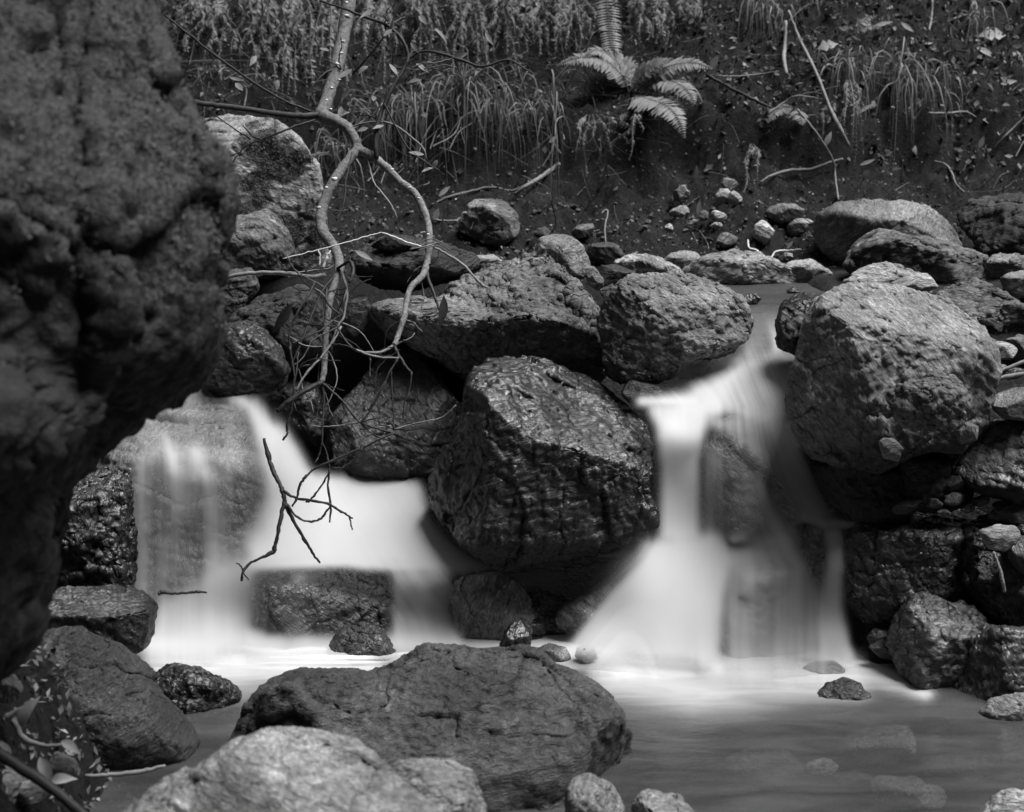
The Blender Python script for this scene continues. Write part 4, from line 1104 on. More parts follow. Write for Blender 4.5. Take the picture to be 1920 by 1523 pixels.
stick('branch', [(706,298,5.38,5),(704,265,5.38,5),(711,222,5.4,5),(734,168,5.42,4.5),(758,128,5.44,4.2),(765,105,5.45,4),(752,72,5.46,3.8),(722,46,5.48,3.4),(680,30,5.5,3),(640,15,5.52,2.5),(600,2,5.55,2)], MAT_DARKTWIG, sap, seed=7)
TW = [  # small dark twigs hanging from the limbs
    [(738,648,5.03,4),(715,660,5.0,3),(690,662,4.98,2.6),(662,655,4.97,2.2)],
    [(739,648,5.03,4),(750,670,5.0,3.4),(763,690,4.99,2.8),(772,698,4.98,2)],
    [(748,668,5.0,3),(735,690,4.98,2.4),(722,715,4.97,2.2),(705,745,4.96,2),(690,770,4.95,1.8)],
    [(733,690,4.98,2.2),(735,730,4.97,2),(738,780,4.96,2),(738,806,4.95,2.4)],
    [(724,715,4.97,2),(700,760,4.96,2.2),(683,785,4.95,2.2),(675,792,4.95,2)],
    [(772,698,4.98,2),(768,730,4.97,1.6),(758,760,4.96,1.5),(756,790,4.96,1.3),(760,812,4.96,1.2)],
    [(662,655,4.97,2.2),(640,628,4.99,2),(632,610,5.0,2)],
    [(662,655,4.97,2.4),(700,668,4.97,2.2),(748,672,4.98,2)],
    [(604,718,5.0,3),(625,736,4.98,2.6),(645,755,4.96,2.4),(662,778,4.95,2.4),(675,792,4.95,2.4),(705,803,4.94,2.4),(738,812,4.93,3)],
    [(606,720,5.0,2.6),(607,760,4.98,2.2),(605,800,4.96,2),(604,830,4.95,2.2),(612,850,4.95,2.2),(618,880,4.94,2.4),(615,910,4.93,2.4),(620,950,4.92,2.2),(618,980,4.91,1.6)],
    [(738,812,4.93,3),(710,825,4.92,2.6),(680,840,4.92,2.6),(650,852,4.92,2.6),(615,868,4.91,2.8),(590,880,4.91,2.8),(572,895,4.9,3),(562,912,4.9,2.8),(556,935,4.9,2.4),(548,950,4.9,2)],
    [(680,840,4.92,2.4),(660,865,4.92,2.4),(640,878,4.92,2.4),(618,876,4.92,2)],
    [(618,885,4.94,2.4),(600,915,4.93,2.2),(582,938,4.92,2.2),(573,942,4.92,2)],
    [(604,830,4.95,2),(598,855,4.95,2),(590,868,4.94,1.6)],
    [(555,735,4.97,2.6),(575,700,4.98,2.6),(600,672,5.0,2.4),(625,640,5.02,2.2),(640,612,5.03,2)],
    [(553,700,4.97,2.2),(545,660,4.98,2.2),(543,620,4.99,2.4),(556,590,5.0,2.4),(575,560,5.02,2.6),(590,530,5.06,3)],
    [(543,650,4.98,1.8),(550,690,4.97,1.8),(552,720,4.96,1.8),(548,760,4.95,2),(538,800,4.95,2.4),(538,815,4.95,2.4),(530,826,4.95,2)],
    [(800,505,5.19,4),(806,530,5.15,3.4),(815,555,5.12,3),(824,582,5.1,2.4)],
    [(815,560,5.12,2),(832,590,5.1,1.6),(845,600,5.1,1.3)],
    [(555,770,4.95,2),(550,735,4.96,2.2),(556,690,4.97,2),(560,660,4.99,2)],
    [(640,590,5.06,2),(600,620,5.0,2),(560,640,4.99,1.8),(540,645,4.99,1.5)],
    [(635,500,5.16,3),(650,540,5.1,3),(645,590,5.07,2.6),(632,615,5.05,2.4),(618,650,5.03,2)],
    [(625,520,5.14,2.6),(605,545,5.1,2.6),(585,590,5.06,2.4),(565,640,5.02,2.2),(545,690,4.99,2)],
    [(632,505,5.15,3),(655,490,5.12,4),(662,510,5.1,5),(655,530,5.08,3)],
    [(612,540,5.12,3),(612,560,5.08,3.4),(620,575,5.05,2.6),(638,590,5.04,2)],
    [(680,860,4.92,1.4),(676,838,4.92,1.6),(672,820,4.93,1.2)],
    [(765,110,5.45,2.4),(800,96,5.43,3),(850,108,5.4,3.4),(905,125,5.36,3),(950,112,5.35,2.2),(985,130,5.34,2),(1005,140,5.33,1.6)],
    [(660,140,5.5,2),(720,70,5.46,2.4),(740,30,5.46,2),(755,-10,5.46,2)],
    [(640,245,5.5,2),(690,230,5.45,2),(740,235,5.42,2),(790,275,5.4,2),(800,300,5.4,1.6)],
    [(720,195,5.4,1.8),(760,270,5.38,1.8),(800,305,5.36,1.6),(825,320,5.36,1.2)],
    [(590,212,5.55,2.4),(520,182,5.5,2.6),(440,130,5.45,2.6),(360,70,5.4,2.6),(275,0,5.35,2.6)],
    [(590,225,5.5,2.6),(545,240,5.46,2.2),(500,258,5.44,2),(478,258,5.43,1.8),(455,235,5.42,1.5)],
    [(500,258,5.44,1.8),(460,275,5.42,1.8),(435,308,5.4,1.5)],
    [(470,262,5.43,1.6),(430,235,5.41,1.5),(398,212,5.4,1.2)],
    [(630,415,5.2,1.8),(645,380,5.22,1.8),(650,330,5.25,1.6),(660,285,5.3,1.6)],
    [(690,300,5.4,2),(700,340,5.37,2),(730,380,5.34,1.8),(745,410,5.33,1.4)],
]
for k, s in enumerate(TW): stick('twig', s, MAT_DARKTWIG if k % 7 else MAT_DRYTWIG, sap, sub=5, wob=.0009, sides=5, knots=.2, seed=40 + k)
# a mesh of fine dead twigs in front of the rocks
rt = random.Random(5)
starts = [(636,490,5.2),(622,550,5.12),(613,600,5.08),(610,650,5.05),(603,718,5.0),(739,648,5.03),(756,600,5.07),(799,500,5.19),(675,792,4.95),(738,806,4.95),(560,690,4.98),(590,540,5.08),(650,540,5.1),(690,662,4.98),(640,612,5.03),(705,222,5.4),(758,128,5.44),(720,46,5.48),(640,130,5.64),(850,108,5.4)]
for k in range(64):
    u, v, d0 = starts[k % len(starts)]; an = rt.uniform(-.4, 3.6) if v > 300 else rt.uniform(0, 6.28); ln = rt.uniform(40, 130); sp = [(u, v, d0, rt.uniform(1.1, 1.9))]
    for q in range(4):
        an += rt.uniform(-.55, .55); u += math.cos(an) * ln / 4; v += math.sin(an) * ln / 4; d0 -= rt.uniform(-.015, .02)
        sp.append((u, v, d0, 1.5 - q * .22))
    stick('twig', sp, MAT_DARKTWIG if k % 3 else MAT_DRYTWIG, sap, sub=4, wob=.0008, sides=4, knots=.2, seed=700 + k)
for k, (u, v, d) in enumerate([(643,78,5.6),(650,30,5.64),(632,120,5.56),(636,150,5.54),(622,165,5.53),(612,188,5.5),(598,390,5.23),(612,352,5.27),(627,336,5.30),(735,318,5.31),(768,352,5.27),(785,372,5.25),(803,440,5.2),(650,5,5.66),(640,100,5.58),(620,205,5.47)]):
    p0 = P(u, v, d)
    v_, f_ = ico(1); v_ = v_ * np.array([.009, .008, .006]) * rng.uniform(.5, 1.1) * (1 + .25 * rng.normal(size=(len(v_), 1))) + p0
    link('lichen_patch', make_mesh('lichen_patch', v_ - np.array(sap.location), f_, MAT_LICHEN), (0, 0, 0), trunk if v < 260 else (bl if u < 672 else br))
LV = [(480,105),(700,15),(735,55),(770,80),(815,55),(690,125),(730,120),(765,155),(700,190),(655,165),(745,60),(785,30),(820,300),(812,315),(795,290),(905,130),(910,60),(560,30),(640,200),(690,240),(720,235),(600,90),(850,110),(755,345),(520,150),(430,145),(455,170),(700,45),(660,130),(780,120)]
for k, (u, v) in enumerate(LV):
    b_ = P(u, v, 5.36 + .1 * rng.uniform()); dr = RT * rng.uniform(-1, 1) + UP * rng.uniform(-1.2, .3) - FW * rng.uniform(-.3, .5)
    v_, f_ = leaf_vf(b_, dr, -FW * .6 + UP * rng.uniform(.1, .8) + RT * rng.uniform(-.5, .5), rng.uniform(.035, .062), rng.uniform(.007, .012), .3, rng.uniform(-.2, .5), 5)
    obj_at('leaf', v_, f_, MAT_LEAF, sap)

# ---- loose wood and stalks
def wood(name, label, specs, mats, cat, **kw):
    p0 = np.array(specs[0]); loc = P(p0[0][0], p0[0][1], p0[0][2])
    if len(specs) == 1:
        return tag(stick(name, specs[0], mats[0], None, **kw), label, cat)
    e = empty(name, loc, label, cat)
    for k, s in enumerate(specs):
        stick('stem' if k == 0 else 'twig', s, mats[min(k, len(mats) - 1)], e, seed=300 + k, **kw)
    return e
wood('drift_branch', 'thin forked branch dangling in the left cascade with its tip in the water',
     [[(495,822,4.98,3),(503,855,4.97,5),(513,885,4.95,4.6),(526,912,4.93,4.6),(533,935,4.92,5),(533,945,4.92,5)],
      [(533,940,4.92,4.4),(528,965,4.91,4),(521,1000,4.9,4),(515,1025,4.9,4),(512,1035,4.9,4.4),(490,1046,4.89,3),(468,1057,4.89,2.8),(456,1072,4.88,2.8),(453,1090,4.88,2.4)],
      [(534,945,4.92,4.6),(550,975,4.92,4),(570,1010,4.92,3.6),(588,1040,4.93,3),(600,1056,4.94,1.8)],
      [(531,920,4.92,3),(550,932,4.92,3),(580,938,4.91,3),(615,945,4.9,3),(640,960,4.9,2.6),(662,972,4.9,1.8)],
      [(538,945,4.92,2.6),(555,968,4.9,2.4),(580,978,4.9,2.4),(602,972,4.9,2.4),(615,955,4.9,2),(622,948,4.9,1.6)],
      [(456,1070,4.88,2),(450,1060,4.88,1.6),(443,1056,4.88,1.2)], [(454,1072,4.88,1.8),(466,1088,4.88,1)],
      [(654,966,4.9,1.6),(658,982,4.9,1.6),(660,994,4.9,1.3)]], [MAT_DARKTWIG], 'branch', sides=6, knots=.2)
wood('drift_stick', 'short dark stick held level in front of the left fall', [[(297,1113,4.98,5),(304,1110,4.98,5),(325,1113,4.98,3),(350,1112,4.98,2.8),(372,1110,4.98,3),(388,1111,4.98,1.8)]], [MAT_DARKTWIG], 'stick')
wood('drift_stick', 'short dark stick lying across the narrow chute at left', [[(355,661,5.3,3.6),(380,659,5.32,4),(410,655,5.36,4)]], [MAT_DARKTWIG], 'stick')
wood('fallen_branch', 'smooth curved branch lying across the rocks behind the near boulder', [[(395,534,5.3,3),(420,522,5.28,4),(460,514,5.26,4.4),(510,512,5.24,4.6),(550,515,5.22,4.6),(585,520,5.2,5),(610,515,5.2,5)]], [MAT_DRYTWIG], 'branch')
wood('dry_stalk', 'bleached thin stalk bent over in front of the flat dark slab',
     [[(530,485,5.12,.9),(560,478,5.12,1.1),(600,468,5.12,1.3),(650,455,5.12,1.5),(690,443,5.12,1.4),(714,436,5.12,1.2)],
      [(714,436,5.12,1.2),(740,445,5.12,1.8),(765,455,5.14,1.8),(790,462,5.16,1.4)]], [MAT_PALESTRAW], 'stalk', sides=5)
wood('dry_stalk', 'pale split stalk standing in the tangle beside the sapling stem', [[(606,502,5.1,3.5),(612,485,5.1,3.5),(620,470,5.1,1.5)], [(598,500,5.1,2),(600,480,5.1,2),(597,470,5.1,1.5)]], [MAT_PALESTRAW], 'stalk', sides=5)
wood('dry_stalk', 'pale broken stick slanting over the right end of the flat slab', [[(805,458,5.3,2),(840,478,5.3,3),(870,498,5.28,3),(885,515,5.26,2.6),(905,535,5.24,3),(915,540,5.24,2)]], [MAT_DRYTWIG], 'stick', sides=5)
wood('grass_bundle', 'tuft of dry straws caught on the right limb of the sapling',
     [[(770,466,5.2,1.2),(790,460,5.2,1.6),(815,455,5.2,1.6),(845,470,5.2,1)], [(768,468,5.2,1),(800,462,5.19,1.4),(830,452,5.2,1)], [(780,456,5.2,1),(812,448,5.2,1.4),(838,462,5.2,1)], [(785,470,5.2,1),(820,462,5.2,1.3),(850,480,5.21,1)]], [MAT_DRYTWIG], 'straw', sides=4)

def bank_stick(name, label, pts, mat=MAT_DRYTWIG, lift=.015, cat='stick', dr=None):
    sp = []
    for (u, v, r) in pts:
        p_, d_ = on_bank(u, v); sp.append((u, v, d_ - lift, r * .72))
    return wood(name, label, [sp], [mat], cat)
bank_stick('stick', 'long straight pale stick leaning down the bank right of the ferns', [(1478,20,4),(1500,75,4.5),(1530,135,4.5),(1555,200,5),(1575,240,6),(1592,275,5)], lift=.14)
bank_stick('stick', 'dark straight stick slanting down the bank beside the fern', [(1325,140,5),(1370,165,5),(1410,185,4.5),(1446,203,4)], MAT_DARKTWIG, lift=.08)
bank_stick('stick', 'thin bent stem hanging from the bank to the pebbles', [(1495,205,3),(1520,235,3),(1545,270,3),(1562,302,3.4),(1566,330,3),(1572,375,2.6)], lift=.08)
bank_stick('root', 'pale curved root running along the bank foot', [(1425,342,3),(1445,330,4),(1480,320,5),(1520,318,5),(1560,304,4),(1580,298,3)], cat='root', lift=.03)
bank_stick('root', 'short pale root crooked on the soil at the right', [(1752,302,2),(1772,308,3),(1785,325,3.4),(1792,345,3),(1808,362,2.4)], cat='root')
bank_stick('root', 'thin root descending the soil at the far right', [(1925,215,2),(1905,235,2.6),(1885,255,2.8),(1862,280,2)], cat='root')
bank_stick('root', 'pale root under the overhang above the angular stone', [(808,385,3),(840,370,4),(880,360,4),(920,352,4),(960,358,3),(990,345,3)], cat='root')
bank_stick('root', 'thick rough root end jutting below the overhanging grass', [(965,365,5),(985,350,6),(1010,335,6),(1035,318,7),(1050,308,6)], cat='root', lift=.05)
bank_stick('root', 'forked pale rootlet left of the angular stone', [(812,412,3),(850,414,3),(868,405,2.5),(876,392,2)], cat='root')
bank_stick('stick', 'thin stem rising level from the right of the dark hollow', [(1345,142,2),(1380,143,2.4),(1420,140,2.4),(1460,134,2)], lift=.1)
bank_stick('stick', 'thin crossed stem above the small pebbles', [(1440,212,2),(1470,192,2.4),(1495,180,2.4),(1540,186,2)], lift=.12)
bank_stick('stick', 'vertical bark-pale stem high in the ferny bank', [(1473,40,5),(1472,80,5),(1470,110,6),(1475,140,5)], lift=.08)
bank_stick('stick', 'thin upright stem near the top right corner', [(1748,0,3),(1747,30,3),(1742,58,3)], lift=.08)
bank_stick('stick', 'pale arched stem among leaves at the top right', [(1775,40,2),(1810,28,2.6),(1840,27,2.6),(1865,36,2)], lift=.08)
bank_stick('stick', 'slender dry stems bent over the bare soil behind the round boulder', [(1128,400,2),(1134,394,2.4),(1140,398,2.2),(1134,430,2),(1138,468,1.6)], lift=.06)
bank_stick('stick', 'pale twig with knots lying on the soil right of the grass tuft', [(1740,212,3),(1780,212,3.4),(1810,210,3),(1830,220,2)], lift=.05)
bank_stick('stick', 'broken white twig above the right end of the upper pool', [(1402,450,2),(1405,465,3),(1420,470,2.6),(1422,480,2)], MAT_PALESTRAW, lift=.05)
bank_stick('stick', 'forked white twig beside the broad smooth boulder', [(1445,485,2),(1455,472,3),(1480,470,2.6),(1502,468,2)], MAT_PALESTRAW, lift=.05)
# ---- ferns on the bank
def fr3(pts, dmin=5.9, lift=0):
    """frond path: first point on the bank, the others with a forward lean given in metres"""
    out = []
    p0, d0 = on_bank(pts[0][0], pts[0][1], dmin)
    for (u, v, fwd) in pts: out.append(P(u, v, d0 - lift - fwd))
    return np.array(out)

def fern(name, label, crown, fronds, mat, wid, pairs, **kw):
    p0, d0 = on_bank(*crown)
    e = empty(name, p0, label, 'fern', kw.pop('group', None))
    for k, pts in enumerate(fronds):
        path = np.array([P(u, v, min(on_bank(u, v)[1], d0 + .05) - f) for (u, v, f) in pts])
        w = wid * rng.uniform(.9, 1.1)
        v, f = frond_vf(path, (-FW * .75 + UP * .65), w, pairs, seed=int(crown[0]) + 7 * k, **kw)
        obj_at('frond', v, f, mat, e, smooth=False)
    return e
fern('fern', 'bright green fern with fresh spreading fronds over the dark hollow', (1178, 170),
     [[(1180,175,.02),(1165,140,.10),(1130,112,.16),(1085,108,.20),(1045,122,.22)],
      [(1180,172,.02),(1160,120,.08),(1125,95,.14),(1100,100,.2)],
      [(1182,170,.02),(1215,140,.10),(1260,122,.16),(1300,118,.2),(1335,128,.22)],
      [(1185,172,.02),(1225,150,.12),(1262,152,.2),(1290,172,.24),(1302,195,.26)],
      [(1186,178,.02),(1220,186,.14),(1252,200,.22),(1272,225,.26),(1284,258,.28)],
      [(1180,172,.02),(1195,150,.08),(1225,122,.14),(1262,110,.18)]], MAT_FERN, .092, 38, ang=68, lw=.17, droop=.12, curl=.12, jit=.06)
fern('fern', 'single tall pale sword-fern frond hanging at the top edge', (1135, 10),
     [[(1132,-40,.1),(1138,0,.12),(1142,40,.16),(1148,92,.2)]], MAT_FERN, .058, 24, ang=86, lw=.13, droop=.1, curl=.1, taper=.2, jit=.05)
fern('fern', 'short drooping fern frond on the bank above the pebbles', (1500, 205),
     [[(1492,205,.03),(1475,200,.08),(1455,208,.12),(1442,228,.14)], [(1492,205,.03),(1500,215,.08),(1505,235,.1)]], MAT_DEADFERN, .045, 18, ang=66, lw=.2, jit=.1)
fern('fern', 'small fern frond half hidden in leaf litter at the top right', (1600, 45), [[(1600,60,.05),(1612,45,.1),(1630,32,.12),(1648,28,.13)], [(1600,58,.05),(1620,50,.1),(1645,48,.12)]], MAT_FERN, .04, 14, ang=68, lw=.2)

dead_specs = [   # (crown u, v, label, [(end u, end v) ...])
    (400,-10,'dried fern hanging at the top left beside the near boulder',[(352,95),(380,130),(415,150),(330,60),(300,110),(440,90)]),
    (480,-20,'dried fern with curled fronds left of the sapling trunk',[(450,120),(480,150),(510,180),(535,120),(500,90)]),
    (560,-10,'dense dried fern hanging directly left of the trunk',[(530,190),(555,210),(575,170),(590,190),(545,130),(515,160)]),
    (620,-20,'dried fern partly hidden behind the sapling trunk',[(600,120),(625,200),(580,90),(650,170)]),
    (700,-20,'dried fern just right of the sapling trunk top',[(690,110),(720,150),(665,80),(742,100)]),
    (790,-25,'dried fern behind the leafy dark twig',[(770,120),(800,130),(828,90),(752,80)]),
    (880,-20,'tall dried fern above the hanging grass',[(870,100),(895,140),(912,165),(850,120)]),
    (945,-20,'dried fern with long narrow fronds above the grass',[(955,70),(965,160),(990,100),(930,120)]),
    (1010,-25,'dried fern with bright twisted tips near the top centre',[(1000,80),(1028,100),(1045,60),(975,95)]),
    (1065,-25,'dried fern left of the pale sword-fern frond',[(1060,90),(1085,100),(1105,60),(1040,110)]),
    (1185,-30,'dried fern right of the pale sword-fern frond, tips curling',[(1178,40),(1200,78),(1215,60)]),
    (1225,-30,'pale dried fern with thick drooping tips at the top',[(1230,80),(1248,88),(1262,50),(1240,60)]),
    (1290,-15,'short dried fern hanging left of the small grass tuft',[(1288,50),(1302,40),(1275,30)]),
    (1108,215,'withered fern creeping down into the dark hollow',[(1080,300),(1120,310),(1150,290),(1175,270),(1100,330)]),
    (1200,205,'withered fern with beaded stems below the bright fern',[(1150,290),(1180,300),(1205,250)]),
    (1592,150,'withered fern hanging in a bunch beside the long straight stick',[(1585,250),(1598,280),(1612,265),(1625,215),(1575,230),(1620,280),(1602,310)]),
    (1570,190,'beaded withered frond left of the long straight stick',[(1552,230),(1540,262)]),
    (1410,270,'small withered fern stem among the pebbles',[(1405,335),(1420,340),(1395,360)]),
]
for k, (u, v, lb, ends) in enumerate(dead_specs):
    frs = []
    for (eu, ev) in ends + [(eu_ + rng.uniform(-26, 26), v + (ev_ - v) * rng.uniform(.6, 1.05)) for (eu_, ev_) in ends if v < 100]:
        mu, mv = (u + eu) / 2 + rng.uniform(-12, 12), v + (ev - v) * .42
        f0 = rng.uniform(.04, .2)
        frs.append([(u + (eu - u) * .25, v, .02), (u + (eu - u) * .6 + rng.uniform(-8, 8), v + (ev - v) * .2, f0), (mu, mv, f0 + .04), (eu + rng.uniform(-6, 6), v + (ev - v) * .75, f0 + .06), (eu, ev, f0 + .05)])
    fern('dried_fern', lb, (u, max(v, 2)), frs, MAT_DEADFERN, 0.031 if v < 100 else .019, 30, ang=46, lw=.30, droop=.5, curl=.8, jit=.25, taper=.5, group='dried ferns hanging on the bank')

# ---- grass tufts hanging over the bank edge
tufts = [
    (700,225,26,.26,1.0,'grass tuft close behind the sapling fork'),
    (770,190,46,.36,1.0,'arching grass tuft right of the sapling fork'),
    (868,178,60,.42,.9,'thickest grass tuft, hanging over the dark hollow'),
    (935,200,44,.36,.9,'grass tuft at the right end of the hanging curtain'),
    (1015,205,16,.34,1.0,'sparse long-bladed grass right of the hanging curtain'),
    (1690,128,46,.40,.7,'large grass tuft drooping alone on the right of the bank'),
    (1750,150,16,.34,1.0,'wispy right side of grass beside the large drooping tuft'),
    (1435,15,36,.22,.6,'fine grass tuft at the top edge right of the ferns'),
    (1585,115,22,.28,.5,'narrow grass tuft above the withered fern bunch'),
    (1830,45,22,.18,.8,'small grass tuft at the top right corner'),
    (620,265,20,.22,1.0,'short grass beside the mossy boulder top'),
    (1250,165,16,.22,1.0,'thin grass beneath the bright fern'),
    (1490,0,20,.18,.8,'small grass tuft at the top of the long straight stick'),
]
for k, (u, v, n, ln, sp, lb) in enumerate(tufts):
    p0, d0 = on_bank(u, v)
    v += rng.uniform(-14, 14); p0 = P(u, v, d0 - .07)
    vv, ff = blades_vf(p0, int(n * 1.9), ln * 1.15, sp * 1.35, .0024, 1.0, 500 + k)
    tag(obj_at('grass_tuft', vv, ff, MAT_GRASS, tint=np.repeat(rng.uniform(-.45, .6, len(vv) // 18), 18)), lb, 'grass', 'grass tufts on the bank')

# ---- single leaves one can point to
leaves = [
    (481,103,30,80,.2,.6,'pale oval leaf standing alone at the upper left'), (1552,262,26,70,.3,.5,'pale heart-shaped leaf hanging beside the long stick'),
    (1550,85,34,20,.3,.7,'star-shaped fallen leaf below the litter'), (1860,62,48,10,.4,.6,'large lobed fallen leaf near the top right corner'),
    (1848,95,34,-20,.4,.4,'dull fallen leaf below the large lobed one'), (1573,183,12,80,.0,.8,'small round pale leaf beside the long stick'),
    (1306,324,22,85,-.2,.4,'narrow upright pale leaf on the soil'), (1310,390,26,80,0,.35,'slim dead leaf standing beside the pebbles'),
    (979,33,20,10,0,.9,'round pale leaf among the dried ferns'), (832,360,24,40,0,.5,'crumpled white leaf at the foot of the bank'),
    (818,402,18,70,0,.8,'small white leaf left of the angular stone'), (1338,118,26,60,0,.6,'curled pale leaf right of the bright fern'),
    (1296,40,12,45,0,.8,'tiny white leaf at the left of the small grass tuft'), (1620,205,34,30,0,.25,'thin pale blade-like leaf right of the withered bunch'),
    (1036,262,16,40,0,.6,'small white leaf in the dark hollow'), (1840,268,20,70,0,.6,'small bright leaf on bare soil at the right'),
    (1890,155,26,10,0,.5,'pale leaf caught in the dark hole at the right'), (1480,460,16,50,0,.5,'white leaf in the roots above the upper pool'),
    (680,478,34,-30,0,.35,'curved pale dead leaf on the left of the flat slab'),
    (1700,50,26,-40,0,.4,'bright curled leaf in the litter at the top right'), (1655,45,30,10,0,.35,'long pale leaf in the litter left of the thin stem'),
    (1625,305,26,20,0,.35,'dull pale leaf lying low on the right bank'),
]
for k, (u, v, ln, an, cu, wr, lb) in enumerate(leaves):
    p0, d0 = on_bank(u, v); 
    if u == 680: d0 = 5.55
    s = (d0) / FPX
    b_ = P(u, v, d0 - .07); a_ = math.radians(an)
    dr = RT * math.cos(a_) + UP * math.sin(a_) - FW * .15
    v_, f_ = leaf_vf(b_ - dr * ln * s * .5, dr, -FW + UP * .35 + RT * rng.uniform(-.4, .4), ln * s * 1.15, ln * s * wr * .42, .2, cu, 8, lobes=3 if u in (1550, 1860) else 0)
    ob = obj_at('fallen_leaf', v_, f_, MAT_LEAF, tint=np.full(len(v_), .9))
    tag(ob, lb, 'leaf', 'fallen leaves on the bank')

# ---- uncountable litter, stems and moss
def diamonds(p, n, size, asp=.4, seed=0, lift=.5, flat=.7):
    """many small bent leaf blades at points p with normals n"""
    rs = np.random.RandomState(seed); m = len(p)
    d = rs.normal(size=(m, 3)); d -= flat * (d * n).sum(1)[:, None] * n; d /= np.linalg.norm(d, axis=1)[:, None]
    s = np.cross(d, n + .5 * rs.normal(size=(m, 3))); s /= np.linalg.norm(s, axis=1)[:, None] + 1e-9
    nn = np.cross(s, d); L = size * rs.uniform(.5, 1.5, m)[:, None]; w = L * asp * rs.uniform(.5, 1.3, m)[:, None]
    b = p + n * size * lift * rs.uniform(0, 1, (m, 1))
    q = np.stack([b, b + d * L * .5 + s * w + nn * w * .4, b + d * L + nn * L * rs.uniform(-.3, .4, (m, 1)), b + d * L * .5 - s * w + nn * w * .4, b + d * L * .5], 1)
    v = q.reshape(-1, 3); k = np.arange(m)[:, None] * 5
    f = np.concatenate([k + np.array([[0, 1, 4]]), k + np.array([[1, 2, 4]]), k + np.array([[2, 3, 4]]), k + np.array([[3, 0, 4]])])
    return v, f, np.repeat(rs.uniform(0, 1, m), 5)

def bank_points(n, x0, x1, y0, y1, seed):
    rs = np.random.RandomState(seed)
    x = rs.uniform(x0, x1, n); y = rs.uniform(y0, y1, n)
    z = ground_z(x, y); e = .01
    zx = (ground_z(x + e, y) - z) / e; zy = (ground_z(x, y + e) - z) / e
    nn = np.stack([-zx, -zy, np.ones(n)], 1); nn /= np.linalg.norm(nn, axis=1)[:, None]
    return np.stack([x, y, z], 1), nn
def stuff(name, label, v, f, mat, tint=None, cat='litter', parent=None):
    o = obj_at(name, v, f, mat, parent, smooth=False, tint=tint)
    return tag(o, label, cat if parent is None else None, kind='stuff')
p_, n_ = bank_points(11000, -2.1, 2.6, 6.15, 8.5, 3)
keep = rng.uniform(size=len(p_)) < .25 + .75 * sstep(1.5, 1.75, p_[:, 2])
v_, f_, t_ = diamonds(p_[keep], n_[keep], .020, .38, 4)
stuff('leaf_litter', 'small dead leaves and crumbs strewn over the bank', v_, f_, MAT_LITTER, t_ ** 2 * 2.2 - .5)
p_, n_ = bank_points(2600, .75, 2.7, 6.75, 8.6, 5)
v_, f_, t_ = diamonds(p_, n_, .034, .3, 6, lift=.5, flat=.45)
stuff('leaf_litter', 'larger curled dead leaves covering the bank at the top right', v_, f_, MAT_LITTER, t_ ** 3 * 3.0 - .4)
p_, n_ = bank_points(26000, -2.1, 2.5, 6.1, 7.9, 8)
v_, f_, t_ = diamonds(p_, n_, .009, .35, 9, lift=.8)
stuff('moss_carpet', 'fine moss and rootlets on the soil of the bank', v_, f_, MAT_LITTER, t_ ** 2 * 2.0 - .6, 'moss')
# low leafy tangle standing off the soil
p_, n_ = bank_points(5200, -2.1, 2.6, 6.78, 8.4, 21)
keep = sstep(-.15, .25, fbm(p_ * 3.0 + 5, 2)) > rng.uniform(size=len(p_)) * .9
p_, n_ = p_[keep], n_[keep]
p_ = p_ + n_ * rng.uniform(.0, .09, (len(p_), 1)) + np.array([0, -1, 0]) * rng.uniform(0, .05, (len(p_), 1))
v_, f_, t_ = diamonds(p_, n_, .024, .34, 22, lift=.3, flat=.0)
stuff('undergrowth_leaves', 'small dull leaves of the tangled undergrowth on the bank', v_, f_, MAT_LITTER, t_ ** 2 * 2.6 - .4, 'undergrowth')
# thin tangled stems
V, F, TT_ = [], [], []
p_, n_ = bank_points(650, -1.9, 2.4, 6.3, 8.1, 12)
p2, n2 = bank_points(1100, -1.8, .7, 6.75, 7.8, 13)
for q, nq in list(zip(p_, n_)) + list(zip(p2, n2)):
    l = rng.uniform(.08, .3); d = np.array([rng.normal() * .7, -rng.uniform(.1, .8), rng.uniform(-1.0, .9)]); d /= np.linalg.norm(d)
    pts = np.array([q, q + d * l * .5 + rng.normal(size=3) * .02, q + d * l + np.array([0, 0, -.05 * rng.uniform()]) + rng.normal(size=3) * .03])
    v, f = tube_vf(crom(pts, 4), np.full(9, rng.uniform(.0008, .0022)), 4)
    b = len(V); V += list(v); F += [tuple(x + b for x in g) for g in f]; TT_ += [rng.uniform(-.7, 1.3)] * len(v)
stuff('undergrowth_stems', 'tangle of thin dry stems and rootlets on the bank', np.array(V), F, MAT_LITTER, np.array(TT_), 'undergrowth')

def moss_on(key, label, n, size, seed):
    r = ROCKS[key]; w = r['moss'] > .35
    idx = np.nonzero(w)[0]
    if len(idx) == 0: return
    rs = np.random.RandomState(seed); idx = rs.choice(idx, n)
    p = r['v'][idx] + rs.normal(size=(n, 3)) * .004
    v, f, t = diamonds(p, r['n'][idx], size, .22, seed, lift=.1, flat=.2)
    ob = r['ob']
    base = np.array(ob.location); Rm = np.array(ob.rotation_euler.to_matrix())
    me = make_mesh('moss', (v - base) @ Rm, f, MAT_MOSS, False, {'tint': t * .7 - .35})
    m = link('moss', me, (0, 0, 0), ob); m['kind'] = 'stuff'; m['label'] = label
moss_on('left', 'shaggy moss capping the near boulder', 60000, .008, 31)
moss_on('mossback', 'short dark moss on the rear boulder', 9000, .008, 32)

